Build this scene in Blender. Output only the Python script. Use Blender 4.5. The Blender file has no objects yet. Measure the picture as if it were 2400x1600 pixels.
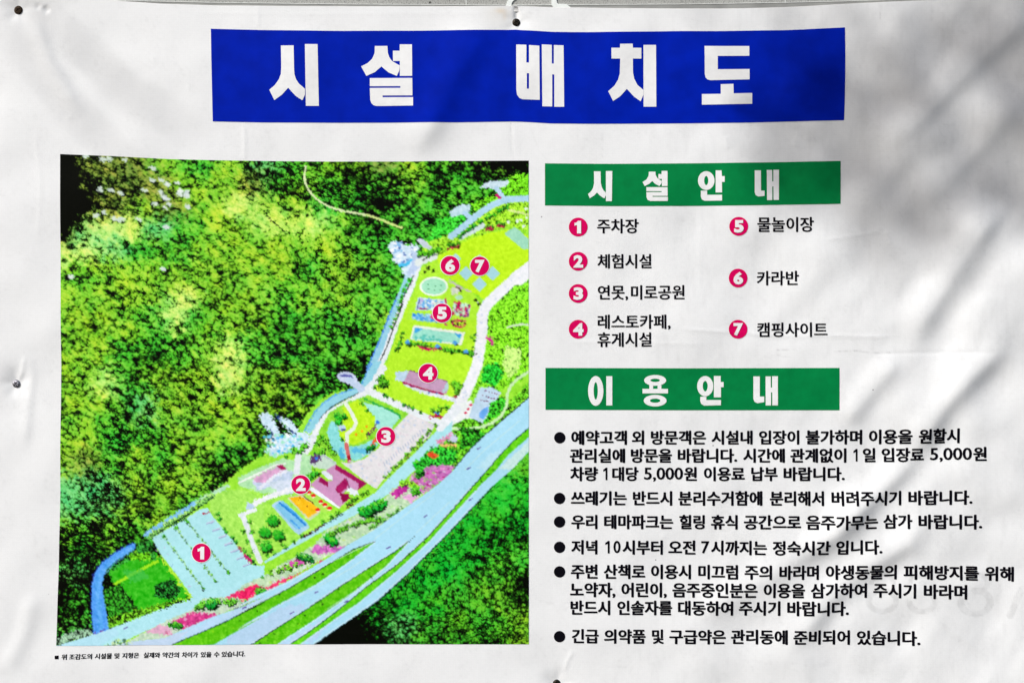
import bpy, bmesh, math, random
import numpy as np

# ------------------------------------------------------------------ camera, world, sun, exposure
S = 0.0008                       # metres per layout unit (the banner is about 2 m wide)
W0, H0, ZC = 1200.0, 800.0, 1.55
def P(x, y, d=0.0):              # layout point -> world, d metres out of the wall towards the viewer
    return ((x - W0) * S, -d, ZC + (H0 - y) * S)
scene = bpy.context.scene
cam_data = bpy.data.cameras.new('camera'); cam = bpy.data.objects.new('camera', cam_data)
scene.collection.objects.link(cam)
CAM_D = 3.0
cam.location = (0, -CAM_D - 0.005, ZC); cam.rotation_euler = (math.radians(90), 0, 0)
cam_data.sensor_width = 36; cam_data.lens = 36 * CAM_D / (2400 * S)
cam_data.clip_start = 0.05; cam_data.clip_end = 500
scene.camera = cam

SUN = np.array([-0.62, -0.52, 0.60]); SUN /= np.linalg.norm(SUN)     # direction towards the sun
elev = math.asin(SUN[2]); azim = math.atan2(SUN[0], SUN[1])
world = bpy.data.worlds.new('World'); scene.world = world; world.use_nodes = True
nt = world.node_tree; bg = nt.nodes['Background']
sky = nt.nodes.new('ShaderNodeTexSky'); sky.sky_type = 'NISHITA'; sky.sun_disc = False
sky.sun_elevation = elev; sky.sun_rotation = azim; sky.air_density = 1.0; sky.dust_density = 3.0; sky.ozone_density = 1.0
nt.links.new(sky.outputs[0], bg.inputs[0]); bg.inputs[1].default_value = 0.11
sd = bpy.data.lights.new('sun', 'SUN'); sun = bpy.data.objects.new('sun', sd); scene.collection.objects.link(sun)
sd.energy = 3.7; sd.angle = math.radians(0.55); sd.color = (1.0, 0.975, 0.945)
from mathutils import Vector
sun.rotation_euler = Vector(SUN).to_track_quat('Z', 'Y').to_euler(); sun.location = (-3, -4, 6)
scene.view_settings.view_transform = 'Standard'; scene.view_settings.look = 'None'
scene.view_settings.exposure = 0.15; scene.view_settings.gamma = 1.0

rnd = random.Random(7); rng = np.random.default_rng(11)
C = scene.collection

# ------------------------------------------------------------------ helpers
def lin(c):
    c = np.asarray(c, float) / 255.0
    return np.where(c <= 0.04045, c / 12.92, ((c + 0.055) / 1.055) ** 2.4)
def link(o, parent=None):
    C.objects.link(o)
    if parent: o.parent = parent
    return o
def empty(name, loc, label, cat, group=None):
    o = bpy.data.objects.new(name, None); C.objects.link(o); o.location = loc
    o.empty_display_size = 0.05
    o['label'] = label; o['category'] = cat
    if group: o['group'] = group
    return o
def fftnoise(h, w, lo, hi, ang=0.0, stretch=1.0, seed=0, slope=1.0):
    """band-limited noise, wavelengths lo..hi cells, elongated along ang (radians, y down)"""
    r = np.random.default_rng(seed)
    H = 1 << (h - 1).bit_length(); Wd = 1 << (w - 1).bit_length()
    F = np.fft.rfft2(r.standard_normal((H, Wd)))
    fy = np.fft.fftfreq(H)[:, None]; fx = np.fft.rfftfreq(Wd)[None, :]
    a = fx * math.cos(ang) + fy * math.sin(ang); b = -fx * math.sin(ang) + fy * math.cos(ang)
    f = np.sqrt((a * stretch) ** 2 + b ** 2) + 1e-9
    m = np.exp(-(f * lo) ** 2 * 0.5) * (1 - np.exp(-(f * hi) ** 2)) / f ** slope
    n = np.fft.irfft2(F * m, s=(H, Wd))[:h, :w]
    return (n - n.mean()) / n.std()
def smooth(a, b, x):
    t = np.clip((x - a) / (b - a), 0, 1); return t * t * (3 - 2 * t)
def seg_dist(X, Y, pts):
    """distance to polyline, signed side, parameter 0..1"""
    best = np.full(X.shape, 1e9); side = np.zeros(X.shape); par = np.zeros(X.shape)
    L = [math.dist(pts[i], pts[i + 1]) for i in range(len(pts) - 1)]; T = sum(L); acc = 0
    for i in range(len(pts) - 1):
        (x0, y0), (x1, y1) = pts[i], pts[i + 1]; dx, dy = x1 - x0, y1 - y0; l2 = dx * dx + dy * dy
        t = np.clip(((X - x0) * dx + (Y - y0) * dy) / l2, 0, 1)
        d = np.hypot(X - x0 - t * dx, Y - y0 - t * dy); m = d < best
        best = np.where(m, d, best); par = np.where(m, (acc + t * L[i]) / T, par)
        side = np.where(m, np.sign((X - x0) * dy - (Y - y0) * dx), side); acc += L[i]
    return best, side, par

# ------------------------------------------------------------------ the banner's relief (height in mm over the layout)
GS = 3.0; GX0, GY0, GX1, GY1 = -72.0, -36.0, 2472.0, 1665.0
gw = int((GX1 - GX0) / GS) + 1; gh = int((GY1 - GY0) / GS) + 1
XX, YY = np.meshgrid(GX0 + GS * np.arange(gw), GY0 + GS * np.arange(gh))
right = smooth(1300, 2300, XX)
Hh = 6.0
Hh = Hh + 1.9 * fftnoise(gh, gw, 60, 160, seed=1) * (0.35 + 0.65 * right)
Hh += 0.42 * fftnoise(gh, gw, 26, 70, ang=math.radians(125), stretch=2.2, seed=2) * (0.10 + 0.9 * right)
Hh += 0.022 * fftnoise(gh, gw, 8, 22, seed=3, ang=math.radians(100), stretch=1.5)
Hh += 0.005 * fftnoise(gh, gw, 2.5, 8, seed=4)
def fold(pts, w, amp, w2=None, taper=0.25, crease=False):
    global Hh
    if not crease: amp = amp * 1.8
    xs = [p[0] for p in pts]; ys = [p[1] for p in pts]; R = 4 * max(w, w2 or w)
    i0 = max(0, int((min(ys) - R - GY0) / GS)); i1 = min(gh, int((max(ys) + R - GY0) / GS) + 1)
    j0 = max(0, int((min(xs) - R - GX0) / GS)); j1 = min(gw, int((max(xs) + R - GX0) / GS) + 1)
    x, y = XX[i0:i1, j0:j1], YY[i0:i1, j0:j1]
    d, s, t = seg_dist(x, y, pts)
    ww = np.where(s > 0, w, w2 or w)
    end = smooth(0, taper, t) * smooth(0, taper, 1 - t)
    prof = np.exp(-np.abs(d / ww) ** (1.2 if crease else 2))
    Hh[i0:i1, j0:j1] += amp * prof * end
# folds falling from the upper right to the lower left
fold([(2350, 470), (2310, 520), (2255, 600), (2200, 690), (2155, 760), (2120, 815)], 36, 5.8, 50)
fold([(2420, 560), (2375, 640), (2330, 740), (2290, 830)], 55, 2.2)
fold([(2380, 790), (2325, 832), (2270, 885), (2205, 955), (2165, 1020), (2120, 1085)], 32, 5.6, 46)
fold([(2165, 1030), (2118, 1092), (2065, 1145), (2005, 1200), (1955, 1250), (1895, 1290), (1830, 1325)], 27, 4.6, 40)
fold([(2110, 830), (2060, 890), (2010, 950), (1965, 1005)], 26, 2.6, 34)
fold([(2195, 1170), (2125, 1270), (2020, 1330), (1945, 1400), (1890, 1465), (1820, 1540)], 30, 3.8, 44)
fold([(1900, 1290), (1800, 1350), (1700, 1405), (1610, 1450)], 30, 1.8, 40)
fold([(2440, 0), (2375, 65), (2280, 150), (2170, 262), (2110, 315), (2020, 385)], 28, 3.0, 44)
fold([(2400, 190), (2355, 268), (2305, 330), (2240, 395), (2180, 445), (2110, 520)], 34, 2.6, 50)
fold([(2230, 250), (2150, 330), (2060, 420), (1960, 500)], 50, 1.8)
fold([(2040, 480), (1980, 560), (1900, 650), (1800, 720)], 45, 1.5)
fold([(2330, 1080), (2280, 1180), (2200, 1300), (2080, 1450)], 60, 2.0)
fold([(1150, 30), (1110, 110), (1055, 200), (1010, 290), (950, 380)], 32, 3.2, 60)
fold([(1020, 60), (985, 130), (930, 220), (900, 280)], 40, 1.2, 60)
fold([(760, 60), (700, 170), (640, 260)], 60, 1.3)
fold([(1480, 70), (1440, 160), (1400, 270)], 50, 1.1)
fold([(1960, 90), (1900, 170), (1800, 280)], 40, 1.6)
fold([(1290, 60), (1240, 160), (1190, 260)], 45, 0.9)
fold([(1840, 60), (1790, 150), (1700, 260)], 40, 1.4)
fold([(78, 26), (92, 80), (118, 150), (160, 220), (200, 280)], 16, 1.5, 24)
fold([(62, 820), (74, 880), (66, 950), (58, 1060)], 12, 0.7, 18)
fold([(40, 905), (52, 868), (60, 830)], 5, 0.45)
fold([(10, 1580), (60, 1480), (80, 1380)], 22, 1.2)
fold([(1322, 1575), (1330, 1548), (1345, 1520)], 5, 0.35)
for cx, cy in ((42, 23), (1210, 52), (37, 899), (1304, 1602)):          # the screws pull the sheet in
    r = np.hypot(XX - cx, YY - cy); th = np.arctan2(YY - cy, XX - cx)
    Hh -= 3.4 * np.exp(-(r / 26) ** 2) + 2.6 * np.exp(-(r / 90) ** 1.5)
    Hh += 0.32 * np.exp(-((r - 24) / 16) ** 2) * np.cos(5 * th + cx)
fold([(1209, 16), (1210, 30), (1210, 46)], 4.5, -1.3, taper=0.05)
fold([(104, 14), (114, 30)], 7, -1.2); fold([(92, 8), (86, 24)], 6, -0.7)
# fine sharp creases from packing
for pts, w, a in [([(1580, 771), (1700, 778), (1854, 788), (1919, 787), (2115, 791)], 4.5, 0.40),
                  ([(2040, 829), (2140, 827), (2240, 826), (2340, 826)], 4.0, -0.34),
                  ([(572, 292), (574, 335), (573, 378)], 4, 0.34), ([(604, 14), (605, 66)], 4, 0.25),
                  ([(1197, 286), (1199, 335), (1203, 375)], 4, -0.26), ([(606, 80), (608, 150), (612, 260)], 5, 0.18),
                  ([(1210, 80), (1203, 180), (1198, 280)], 6, -0.28), ([(1930, 565), (2010, 552), (2075, 540)], 4, 0.3),
                  ([(2075, 540), (2083, 560), (2086, 575)], 5, 0.4), ([(2210, 292), (2235, 290)], 4, 0.3),
                  ([(1700, 320), (1706, 350)], 7, 0.35), ([(1870, 310), (1862, 345)], 6, 0.3),
                  ([(155, 278), (172, 272)], 3.5, 0.25), ([(442, 190), (445, 212)], 4, 0.2), ([(360, 130), (362, 150)], 6, 0.2),
                  ([(520, 1480), (900, 1486), (1230, 1490)], 5, 0.12), ([(1320, 800), (1500, 803), (1660, 806)], 4, 0.2),
                  ([(1550, 1255), (1562, 1258)], 4, 0.25), ([(1915, 1552), (1940, 1553)], 4, 0.2),
                  ([(420, 30), (700, 34), (1180, 30)], 4, 0.12), ([(300, 120), (380, 180), (430, 260)], 5, 0.16), ([(1420, 310), (1500, 350)], 5, 0.14), ([(80, 300), (95, 420), (90, 560)], 6, 0.18),
                  ([(1700, 560), (1760, 640), (1790, 720)], 6, 0.16), ([(2240, 1480), (2300, 1530)], 5, 0.2), ([(2140, 1370), (2160, 1440)], 6, 0.2), ([(140, 840), (600, 838), (1100, 842)], 6, 0.14), ([(1640, 380), (1642, 520), (1640, 700)], 6, 0.14)]:
    fold(pts, w, a * 1.7, taper=0.12, crease=True)
GRy, GRx = np.gradient(Hh * 0.001, GS * S)         # slope dz/d(layout)
def samp(A, x, y):
    fx = np.clip((np.asarray(x) - GX0) / GS, 0, gw - 1.001); fy = np.clip((np.asarray(y) - GY0) / GS, 0, gh - 1.001)
    i = fy.astype(int); j = fx.astype(int); u = fx - j; v = fy - i
    return (A[i, j] * (1 - u) * (1 - v) + A[i, j + 1] * u * (1 - v) + A[i + 1, j] * (1 - u) * v + A[i + 1, j + 1] * u * v)
def surface(x, y, lift=0.0):
    """world positions and normals of layout points lying on the banner"""
    x = np.asarray(x, float); y = np.asarray(y, float)
    h = samp(Hh, x, y) * 0.001 + lift; gx = samp(GRx, x, y); gy = samp(GRy, x, y)
    pos = np.stack([(x - W0) * S, -h, ZC + (H0 - y) * S], -1)
    # surface Y=-h(X,Z);  outward (-Y) normal = (-dh/dX, -1, -dh/dZ) with dh/dZ = -gy
    n = np.stack([-gx, -np.ones_like(gx), gy], -1)
    return pos, n / np.linalg.norm(n, axis=-1, keepdims=True)

def grid_mesh(name, px, py, mat, lift, parent, col=None, keep=None):
    h, w = px.shape
    pos, nor = surface(px.ravel(), py.ravel(), lift)
    idx = np.arange(h * w).reshape(h, w)
    q = np.stack([idx[:-1, :-1], idx[1:, :-1], idx[1:, 1:], idx[:-1, 1:]], -1).reshape(-1, 4)
    m = bpy.data.meshes.new(name)
    m.vertices.add(h * w); m.vertices.foreach_set('co', pos.astype(np.float32).ravel())
    m.loops.add(q.size); m.loops.foreach_set('vertex_index', q.ravel().astype(np.int32))
    m.polygons.add(len(q)); m.polygons.foreach_set('loop_start', np.arange(0, q.size, 4, dtype=np.int32))
    m.update(calc_edges=True)
    m.polygons.foreach_set('use_smooth', np.ones(len(q), bool))
    if col is not None:
        a = m.color_attributes.new('print', 'FLOAT_COLOR', 'POINT')
        a.data.foreach_set('color', np.concatenate([col.reshape(-1, 3), np.ones((h * w, 1))], 1).astype(np.float32).ravel())
    m.materials.append(mat)
    return link(bpy.data.objects.new(name, m), parent)

# ------------------------------------------------------------------ materials
def material(name, color=(0.8, 0.8, 0.8), rough=0.6, attr=None, vary=0.0, vscale=30, bump=0.0, bscale=300, spec=0.3, metal=0.0):
    m = bpy.data.materials.new(name); m.use_nodes = True; t = m.node_tree; b = t.nodes['Principled BSDF']
    b.inputs['Roughness'].default_value = rough; b.inputs['Specular IOR Level'].default_value = spec
    b.inputs['Metallic'].default_value = metal
    tc = t.nodes.new('ShaderNodeTexCoord')
    if attr:
        base = t.nodes.new('ShaderNodeVertexColor'); base.layer_name = attr
    else:
        base = t.nodes.new('ShaderNodeRGB'); base.outputs[0].default_value = (*color, 1)
    out = base.outputs[0]
    if vary:
        n = t.nodes.new('ShaderNodeTexNoise'); n.inputs['Scale'].default_value = vscale; n.inputs['Detail'].default_value = 6
        t.links.new(tc.outputs['Object'], n.inputs['Vector'])
        r = t.nodes.new('ShaderNodeMapRange'); r.inputs[1].default_value = 0.3; r.inputs[2].default_value = 0.7
        r.inputs[3].default_value = 1 - vary; r.inputs[4].default_value = 1 + vary * 0.4
        t.links.new(n.outputs[0], r.inputs[0])
        mx = t.nodes.new('ShaderNodeVectorMath'); mx.operation = 'SCALE'
        t.links.new(out, mx.inputs[0]); t.links.new(r.outputs[0], mx.inputs['Scale']); out = mx.outputs[0]
    t.links.new(out, b.inputs['Base Color'])
    if bump:
        n = t.nodes.new('ShaderNodeTexNoise'); n.inputs['Scale'].default_value = bscale; n.inputs['Detail'].default_value = 4
        t.links.new(tc.outputs['Object'], n.inputs['Vector'])
        bp = t.nodes.new('ShaderNodeBump'); bp.inputs['Strength'].default_value = bump; bp.inputs['Distance'].default_value = 0.001
        t.links.new(n.outputs[0], bp.inputs['Height']); t.links.new(bp.outputs[0], b.inputs['Normal'])
    return m
M_sheet = material('banner_vinyl', attr='print', rough=0.55, vary=0.022, vscale=160, bump=0.25, bscale=420, spec=0.25)
# woven scrim of the vinyl: a fine square weave, and sparse pin-prick dirt
t = M_sheet.node_tree; b = t.nodes['Principled BSDF']; tc = t.nodes.new('ShaderNodeTexCoord')
prev = b.inputs['Base Color'].links[0].from_socket
vor = t.nodes.new('ShaderNodeTexVoronoi'); vor.inputs['Scale'].default_value = 14; vor.feature = 'F1'
t.links.new(tc.outputs['Object'], vor.inputs['Vector'])
lt = t.nodes.new('ShaderNodeMapRange'); lt.inputs[1].default_value = 0.012; lt.inputs[2].default_value = 0.024
lt.inputs[3].default_value = 0.35; lt.inputs[4].default_value = 1.0; t.links.new(vor.outputs['Distance'], lt.inputs[0])
sc1 = t.nodes.new('ShaderNodeVectorMath'); sc1.operation = 'SCALE'
t.links.new(prev, sc1.inputs[0]); t.links.new(lt.outputs[0], sc1.inputs['Scale'])
last = sc1.outputs[0]
for axis in ('X', 'Z'):
    wv = t.nodes.new('ShaderNodeTexWave'); wv.bands_direction = axis; wv.inputs['Scale'].default_value = 95
    wv.inputs['Distortion'].default_value = 1.5; wv.inputs['Detail'].default_value = 2
    t.links.new(tc.outputs['Object'], wv.inputs['Vector'])
    mr = t.nodes.new('ShaderNodeMapRange'); mr.inputs[3].default_value = 0.987; mr.inputs[4].default_value = 1.005
    t.links.new(wv.outputs[1], mr.inputs[0])
    s2 = t.nodes.new('ShaderNodeVectorMath'); s2.operation = 'SCALE'
    t.links.new(last, s2.inputs[0]); t.links.new(mr.outputs[0], s2.inputs['Scale']); last = s2.outputs[0]
t.links.new(last, b.inputs['Base Color'])
M_pic = material('aerial_print', attr='print', rough=0.5, vary=0.015, vscale=260, spec=0.04)
M_blue = material('blue_ink', tuple(lin((0, 30, 166))), rough=0.6, vary=0.16, vscale=30, spec=0.03, bump=0.1)
M_green = material('green_ink', tuple(lin((0, 124, 64))), rough=0.6, vary=0.12, vscale=60, spec=0.06, bump=0.1)
M_pink = material('magenta_ink', tuple(lin((208, 0, 88))), rough=0.6, vary=0.10, vscale=200, spec=0.06)
M_black = material('black_ink', tuple(lin((9, 8, 16))), rough=0.6, vary=0.2, vscale=200, spec=0.05)
M_white = material('white_print', (0.785, 0.80, 0.81), rough=0.55, vary=0.05, vscale=90, spec=0.25, bump=0.15)

# ------------------------------------------------------------------ wall behind the banner
wall = empty('wall', (0, 0.012, 0), 'grey speckled concrete wall showing above the top edge of the banner', 'wall')
def wall_mat():
    m = material('speckled_concrete', tuple(lin((168, 170, 167))), rough=0.85, vary=0.14, vscale=9, bump=0.5, bscale=220, spec=0.2)
    t = m.node_tree; b = t.nodes['Principled BSDF']; tc = t.nodes.new('ShaderNodeTexCoord')
    prev = b.inputs['Base Color'].links[0].from_socket
    n = t.nodes.new('ShaderNodeTexNoise'); n.inputs['Scale'].default_value = 420; n.inputs['Detail'].default_value = 3
    t.links.new(tc.outputs['Object'], n.inputs['Vector'])
    r = t.nodes.new('ShaderNodeMapRange'); r.inputs[1].default_value = 0.30; r.inputs[2].default_value = 0.52
    r.inputs[3].default_value = 0.35; r.inputs[4].default_value = 1.05; t.links.new(n.outputs[0], r.inputs[0])
    s = t.nodes.new('ShaderNodeVectorMath'); s.operation = 'SCALE'
    t.links.new(prev, s.inputs[0]); t.links.new(r.outputs[0], s.inputs['Scale'])
    v = t.nodes.new('ShaderNodeTexVoronoi'); v.inputs['Scale'].default_value = 34
    t.links.new(tc.outputs['Object'], v.inputs['Vector'])
    r2 = t.nodes.new('ShaderNodeMapRange'); r2.inputs[1].default_value = 0.06; r2.inputs[2].default_value = 0.10
    r2.inputs[3].default_value = 0.12; r2.inputs[4].default_value = 1.0; t.links.new(v.outputs['Distance'], r2.inputs[0])
    s2 = t.nodes.new('ShaderNodeVectorMath'); s2.operation = 'SCALE'
    t.links.new(s.outputs[0], s2.inputs[0]); t.links.new(r2.outputs[0], s2.inputs['Scale'])
    t.links.new(s2.outputs[0], b.inputs['Base Color'])
    return m
M_wall = wall_mat()
M_paint = material('white_wall_paint', tuple(lin((226, 232, 230))), rough=0.7, vary=0.08, vscale=150)
M_joint = material('pale_joint_sealant', tuple(lin((214, 218, 216))), rough=0.8, vary=0.15, vscale=90)
def box(bm, x0, x1, y0, y1, z0, z1):
    v = [bm.verts.new(p) for p in ((x0, y0, z0), (x1, y0, z0), (x1, y1, z0), (x0, y1, z0), (x0, y0, z1), (x1, y0, z1), (x1, y1, z1), (x0, y1, z1))]
    for f in ((0, 1, 5, 4), (1, 2, 6, 5), (2, 3, 7, 6), (3, 0, 4, 7), (4, 5, 6, 7), (3, 2, 1, 0)):
        bm.faces.new([v[i] for i in f])
def bm_obj(name, bm, mat, parent=None, smooth_=False):
    m = bpy.data.meshes.new(name); bm.to_mesh(m); bm.free(); m.materials.append(mat)
    if smooth_:
        m.polygons.foreach_set('use_smooth', np.ones(len(m.polygons), bool))
    return link(bpy.data.objects.new(name, m), parent)
bm = bmesh.new(); box(bm, -2.6, 2.6, 0.0, 0.18, 0.0, 3.4); bm_obj('wall_panel', bm, M_wall, wall)
# thin pale bead of sealant along a joint in the wall, just over the banner's edge, and upright hairline joints
def wall_strip(name, pts, hw, y, mat, thick=0.0012):
    bm = bmesh.new(); rows = []
    for (x, yy) in pts:
        X, _, Z = P(x, 800 + (yy - 800) * 1.0055); h = hw * S
        rows.append([bm.verts.new((X, y, Z - h)), bm.verts.new((X, y - thick, Z - h * 0.5)), bm.verts.new((X, y - thick, Z + h * 0.5)), bm.verts.new((X, y, Z + h))])
    for a, b2 in zip(rows, rows[1:]):
        for k in range(3): bm.faces.new((a[k], b2[k], b2[k + 1], a[k + 1]))
    return bm_obj(name, bm, mat, wall)
wall_strip('joint_bead', [(-400, -6), (238, 1), (510, 7.0), (800, 10.5), (1208, 13), (1600, 10.5), (1838, 7), (2042, 2), (2300, -5), (2900, -16)], 1.1, -0.0002, M_joint)
for x in (289, 1092, 1844, 2300):
    bm = bmesh.new(); X, _, Z = P(x, 40); box(bm, X - 0.0009, X + 0.0009, -0.0006, 0.001, Z, Z + 0.9); bm_obj('joint_bead', bm, M_joint, wall)
bm = bmesh.new()                                                     # shallow ledge of the wall below the joint
prof = [(-400, -6), (238, 1), (510, 7.0), (800, 10.5), (1208, 13), (1600, 10.5), (1838, 7), (2042, 2), (2300, -5), (2900, -16)]
rows = []
for (x, yy) in prof:
    X, _, Z = P(x, 800 + (yy + 1.6 - 800) * 1.0055)
    rows.append([bm.verts.new((X, -0.0002, Z)), bm.verts.new((X, -0.0014, Z - 0.0005)), bm.verts.new((X, -0.0014, Z - 0.06)), bm.verts.new((X, -0.0002, Z - 0.0615))])
for a, b2 in zip(rows, rows[1:]):
    for k in range(3): bm.faces.new((a[k], a[k + 1], b2[k + 1], b2[k]))
M_ledge = material('smooth_concrete', tuple(lin((150, 152, 150))), rough=0.85, vary=0.2, vscale=25, spec=0.2)
bm_obj('ledge', bm, M_ledge, wall)

# ------------------------------------------------------------------ outline -> filled mesh lying on the banner
def fill_outlines(loops):
    """loops in layout units (y down) -> (verts Nx2, faces) through Blender's 2D curve fill (holes by nesting)"""
    cu = bpy.data.curves.new('tmp', 'CURVE'); cu.dimensions = '2D'; cu.fill_mode = 'FRONT'
    for lp in loops:
        sp = cu.splines.new('POLY'); sp.points.add(len(lp) - 1); sp.use_cyclic_u = True
        for i, (x, y) in enumerate(lp): sp.points[i].co = (x * 0.01, -y * 0.01, 0, 1)
    o = bpy.data.objects.new('tmp', cu); C.objects.link(o)
    dg = bpy.context.evaluated_depsgraph_get(); m = bpy.data.meshes.new_from_object(o.evaluated_get(dg))
    V = np.array([(v.co.x * 100, -v.co.y * 100) for v in m.vertices]); Fc = [tuple(p.vertices) for p in m.polygons]
    bpy.data.objects.remove(o); bpy.data.curves.remove(cu); bpy.data.meshes.remove(m)
    return V, Fc
def cut(V, Fc, step=9.0):
    bm = bmesh.new(); vs = [bm.verts.new((x, y, 0)) for x, y in V]
    for f in Fc:
        try: bm.faces.new([vs[i] for i in f])
        except ValueError: pass
    x0, y0 = V.min(0); x1, y1 = V.max(0)
    for ax, a0, a1 in ((0, x0, x1), (1, y0, y1)):
        k = math.floor(a0 / step) + 1
        while k * step < a1:
            co = [0, 0, 0]; no = [0, 0, 0]; co[ax] = k * step; no[ax] = 1
            bmesh.ops.bisect_plane(bm, geom=bm.verts[:] + bm.edges[:] + bm.faces[:], plane_co=co, plane_no=no, dist=1e-4); k += 1
    bm.verts.index_update()
    V2 = np.array([v.co[:2] for v in bm.verts]); F2 = [tuple(v.index for v in f.verts) for f in bm.faces]
    bm.free(); return V2, F2
def lay(name, pieces, mat, lift, parent, step=9.0):
    """pieces: list of (V, F) -> one mesh lying on the banner's relief"""
    allV, allF, allL, n = [], [], [], 0
    for pc_ in pieces:
        V, Fc = pc_[0], pc_[1]
        if len(V) == 0: continue
        V2, F2 = cut(V, Fc, step) if step else (V, Fc); allV.append(V2); allL.append(np.full(len(V2), lift + (pc_[2] if len(pc_) > 2 else 0.0))); allF += [tuple(i + n for i in f) for f in F2]; n += len(V2)
    V = np.concatenate(allV); pos, nor = surface(V[:, 0], V[:, 1], np.concatenate(allL))
    fixed = []
    for f in allF:                                                     # face the viewer
        a = sum(V[f[i]][0] * V[f[(i + 1) % len(f)]][1] - V[f[(i + 1) % len(f)]][0] * V[f[i]][1] for i in range(len(f)))
        if abs(a) < 1e-6: continue
        fixed.append(f[::-1] if a > 0 else f)
    m = bpy.data.meshes.new(name); m.from_pydata(pos.tolist(), [], fixed)
    m.polygons.foreach_set('use_smooth', np.ones(len(m.polygons), bool))
    m.normals_split_custom_set_from_vertices(nor.tolist())
    m.materials.append(mat); return link(bpy.data.objects.new(name, m), parent)

banner = empty('banner', (0, 0, ZC), 'white vinyl banner with blue title bar, aerial park picture and Korean notices', 'banner')
banner.location = (0, 0, 0)
L1, L2, L3 = 0.0005, 0.0009, 0.0013

# ------------------------------------------------------------------ the white sheet, with stains, some painted-in shade and show-through
top_pts = [(-80, -14), (100, -7), (238, 0), (374, 9.5), (510, 13.6), (700, 15.4), (800, 16), (1100, 15.5), (1208, 14.3), (1240, 15.6), (1293, 18), (1450, 20),
           (1600, 21), (1736, 20.4), (1838, 17.7), (1991, 10.2), (2110, 4), (2195, 0), (2300, -8), (2480, -18)]
nx = int(2520 / 3.2); ny = int(1660 / 3.2)
xs = np.linspace(-60, 2460, nx); tops = np.interp(xs, *zip(*top_pts)); tv = np.linspace(0, 1, ny)
px = np.repeat(xs[None], ny, 0); py = tops[None] + (1650 - tops[None]) * tv[:, None]
base = np.ones((ny, nx, 3)) * np.array([0.775, 0.795, 0.81])
def arc_mask(cx, cy, ro, ri, a0, a1, soft=2.0):
    r = np.hypot((px - cx) / ro[0], (py - cy) / ro[1]); q = np.hypot((px - cx) / ri[0], (py - cy) / ri[1])
    th = np.degrees(np.arctan2(py - cy, px - cx)) % 360
    inside = (th >= a0) & (th <= a1) if a0 < a1 else (th >= a0) | (th <= a1)
    return np.clip((1 - r) * ro[0] / soft, 0, 1) * np.clip((q - 1) * ri[0] / soft, 0, 1) * inside
def zz(u, v): return 1900 + u / 4.704, 1280 + v / 4.704
ghost = np.zeros((ny, nx))                                           # numerals of an older print showing through, faintly
for (u, v, ro, ri, a0, a1) in ((790, 600, (40, 31), (24, 17), 0, 360), (790, 400, (32, 26), (19, 14), 170, 10),
                               (1225, 600, (38, 32), (22, 17), 330, 185), (1225, 400, (10, 6), (5, 2), 0, 360),
                               (1820, 615, (44, 35), (25, 19), 250, 200), (1820, 400, (36, 26), (21, 14), 180, 90)):
    cx, cy = zz(u, v); ghost = np.maximum(ghost, arc_mask(cx, cy, ro, ri, a0, a1))
d, _, _ = seg_dist(px, py, [zz(2330, 470), zz(2200, 760)]); ghost = np.maximum(ghost, np.clip((9 - d) / 2, 0, 1))
d, _, _ = seg_dist(px, py, [zz(1090, 400), zz(1110, 330), zz(1300, 330)]); ghost = np.maximum(ghost, np.clip((6 - d) / 2, 0, 1))
for (cx, cy) in ((1385, 1385), (1460, 1375), (1700, 1220)):
    ghost = np.maximum(ghost, 0.45 * arc_mask(cx, cy, (24, 26), (15, 17), 0, 360))
base *= (1 - 0.15 * ghost * (0.7 + 0.3 * np.clip(fftnoise(ny, nx, 4, 20, seed=21), -1, 1)))[..., None]
def stain_shade(cx, cy, rx, ry, col, a):
    global base
    g = a * np.exp(-((px - cx) / rx) ** 2 - ((py - cy) / ry) ** 2); base = base * (1 - g[..., None] * (1 - np.array(col)))
n1 = fftnoise(ny, nx, 10, 60, seed=22); n2 = fftnoise(ny, nx, 2, 9, seed=23)
for (cx, cy, rx, ry, col, a) in ((1174, 26, 12, 6, (0.98, 0.82, 0.62), 0.55), (1183, 38, 5, 9, (0.98, 0.85, 0.7), 0.4), (1165, 34, 34, 24, (0.97, 0.93, 0.86), 0.4),
                                 (1300, 45, 26, 9, (0.8, 0.81, 0.83), 0.16), (1262, 30, 8, 12, (0.8, 0.8, 0.8), 0.1),
                                 (1835, 760, 40, 12, (0.82, 0.82, 0.8), 0.05), (1850, 825, 40, 6, (0.8, 0.8, 0.78), 0.08), (1640, 640, 60, 50, (0.9, 0.88, 0.86), 0.08),
                                 (1735, 690, 45, 16, (0.88, 0.86, 0.84), 0.15), (1820, 1560, 40, 20, (0.8, 0.8, 0.8), 0.25), (1900, 1545, 60, 12, (0.8, 0.8, 0.82), 0.15),
                                 (2330, 1520, 60, 40, (0.85, 0.85, 0.87), 0.12), (8, 1575, 14, 12, (0.8, 0.8, 0.8), 0.25), (12, 868, 24, 26, (0.72, 0.72, 0.74), 0.3),  # last entry: soft shadow patch painted in at the left edge
                                 (1284, 1572, 10, 9, (0.78, 0.8, 0.82), 0.25), (112, 22, 9, 8, (0.75, 0.76, 0.76), 0.35)):  # last entry: the crumple's dimple, its shade darkened into the colour
    stain_shade(cx, cy, rx, ry, col, a)
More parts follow.
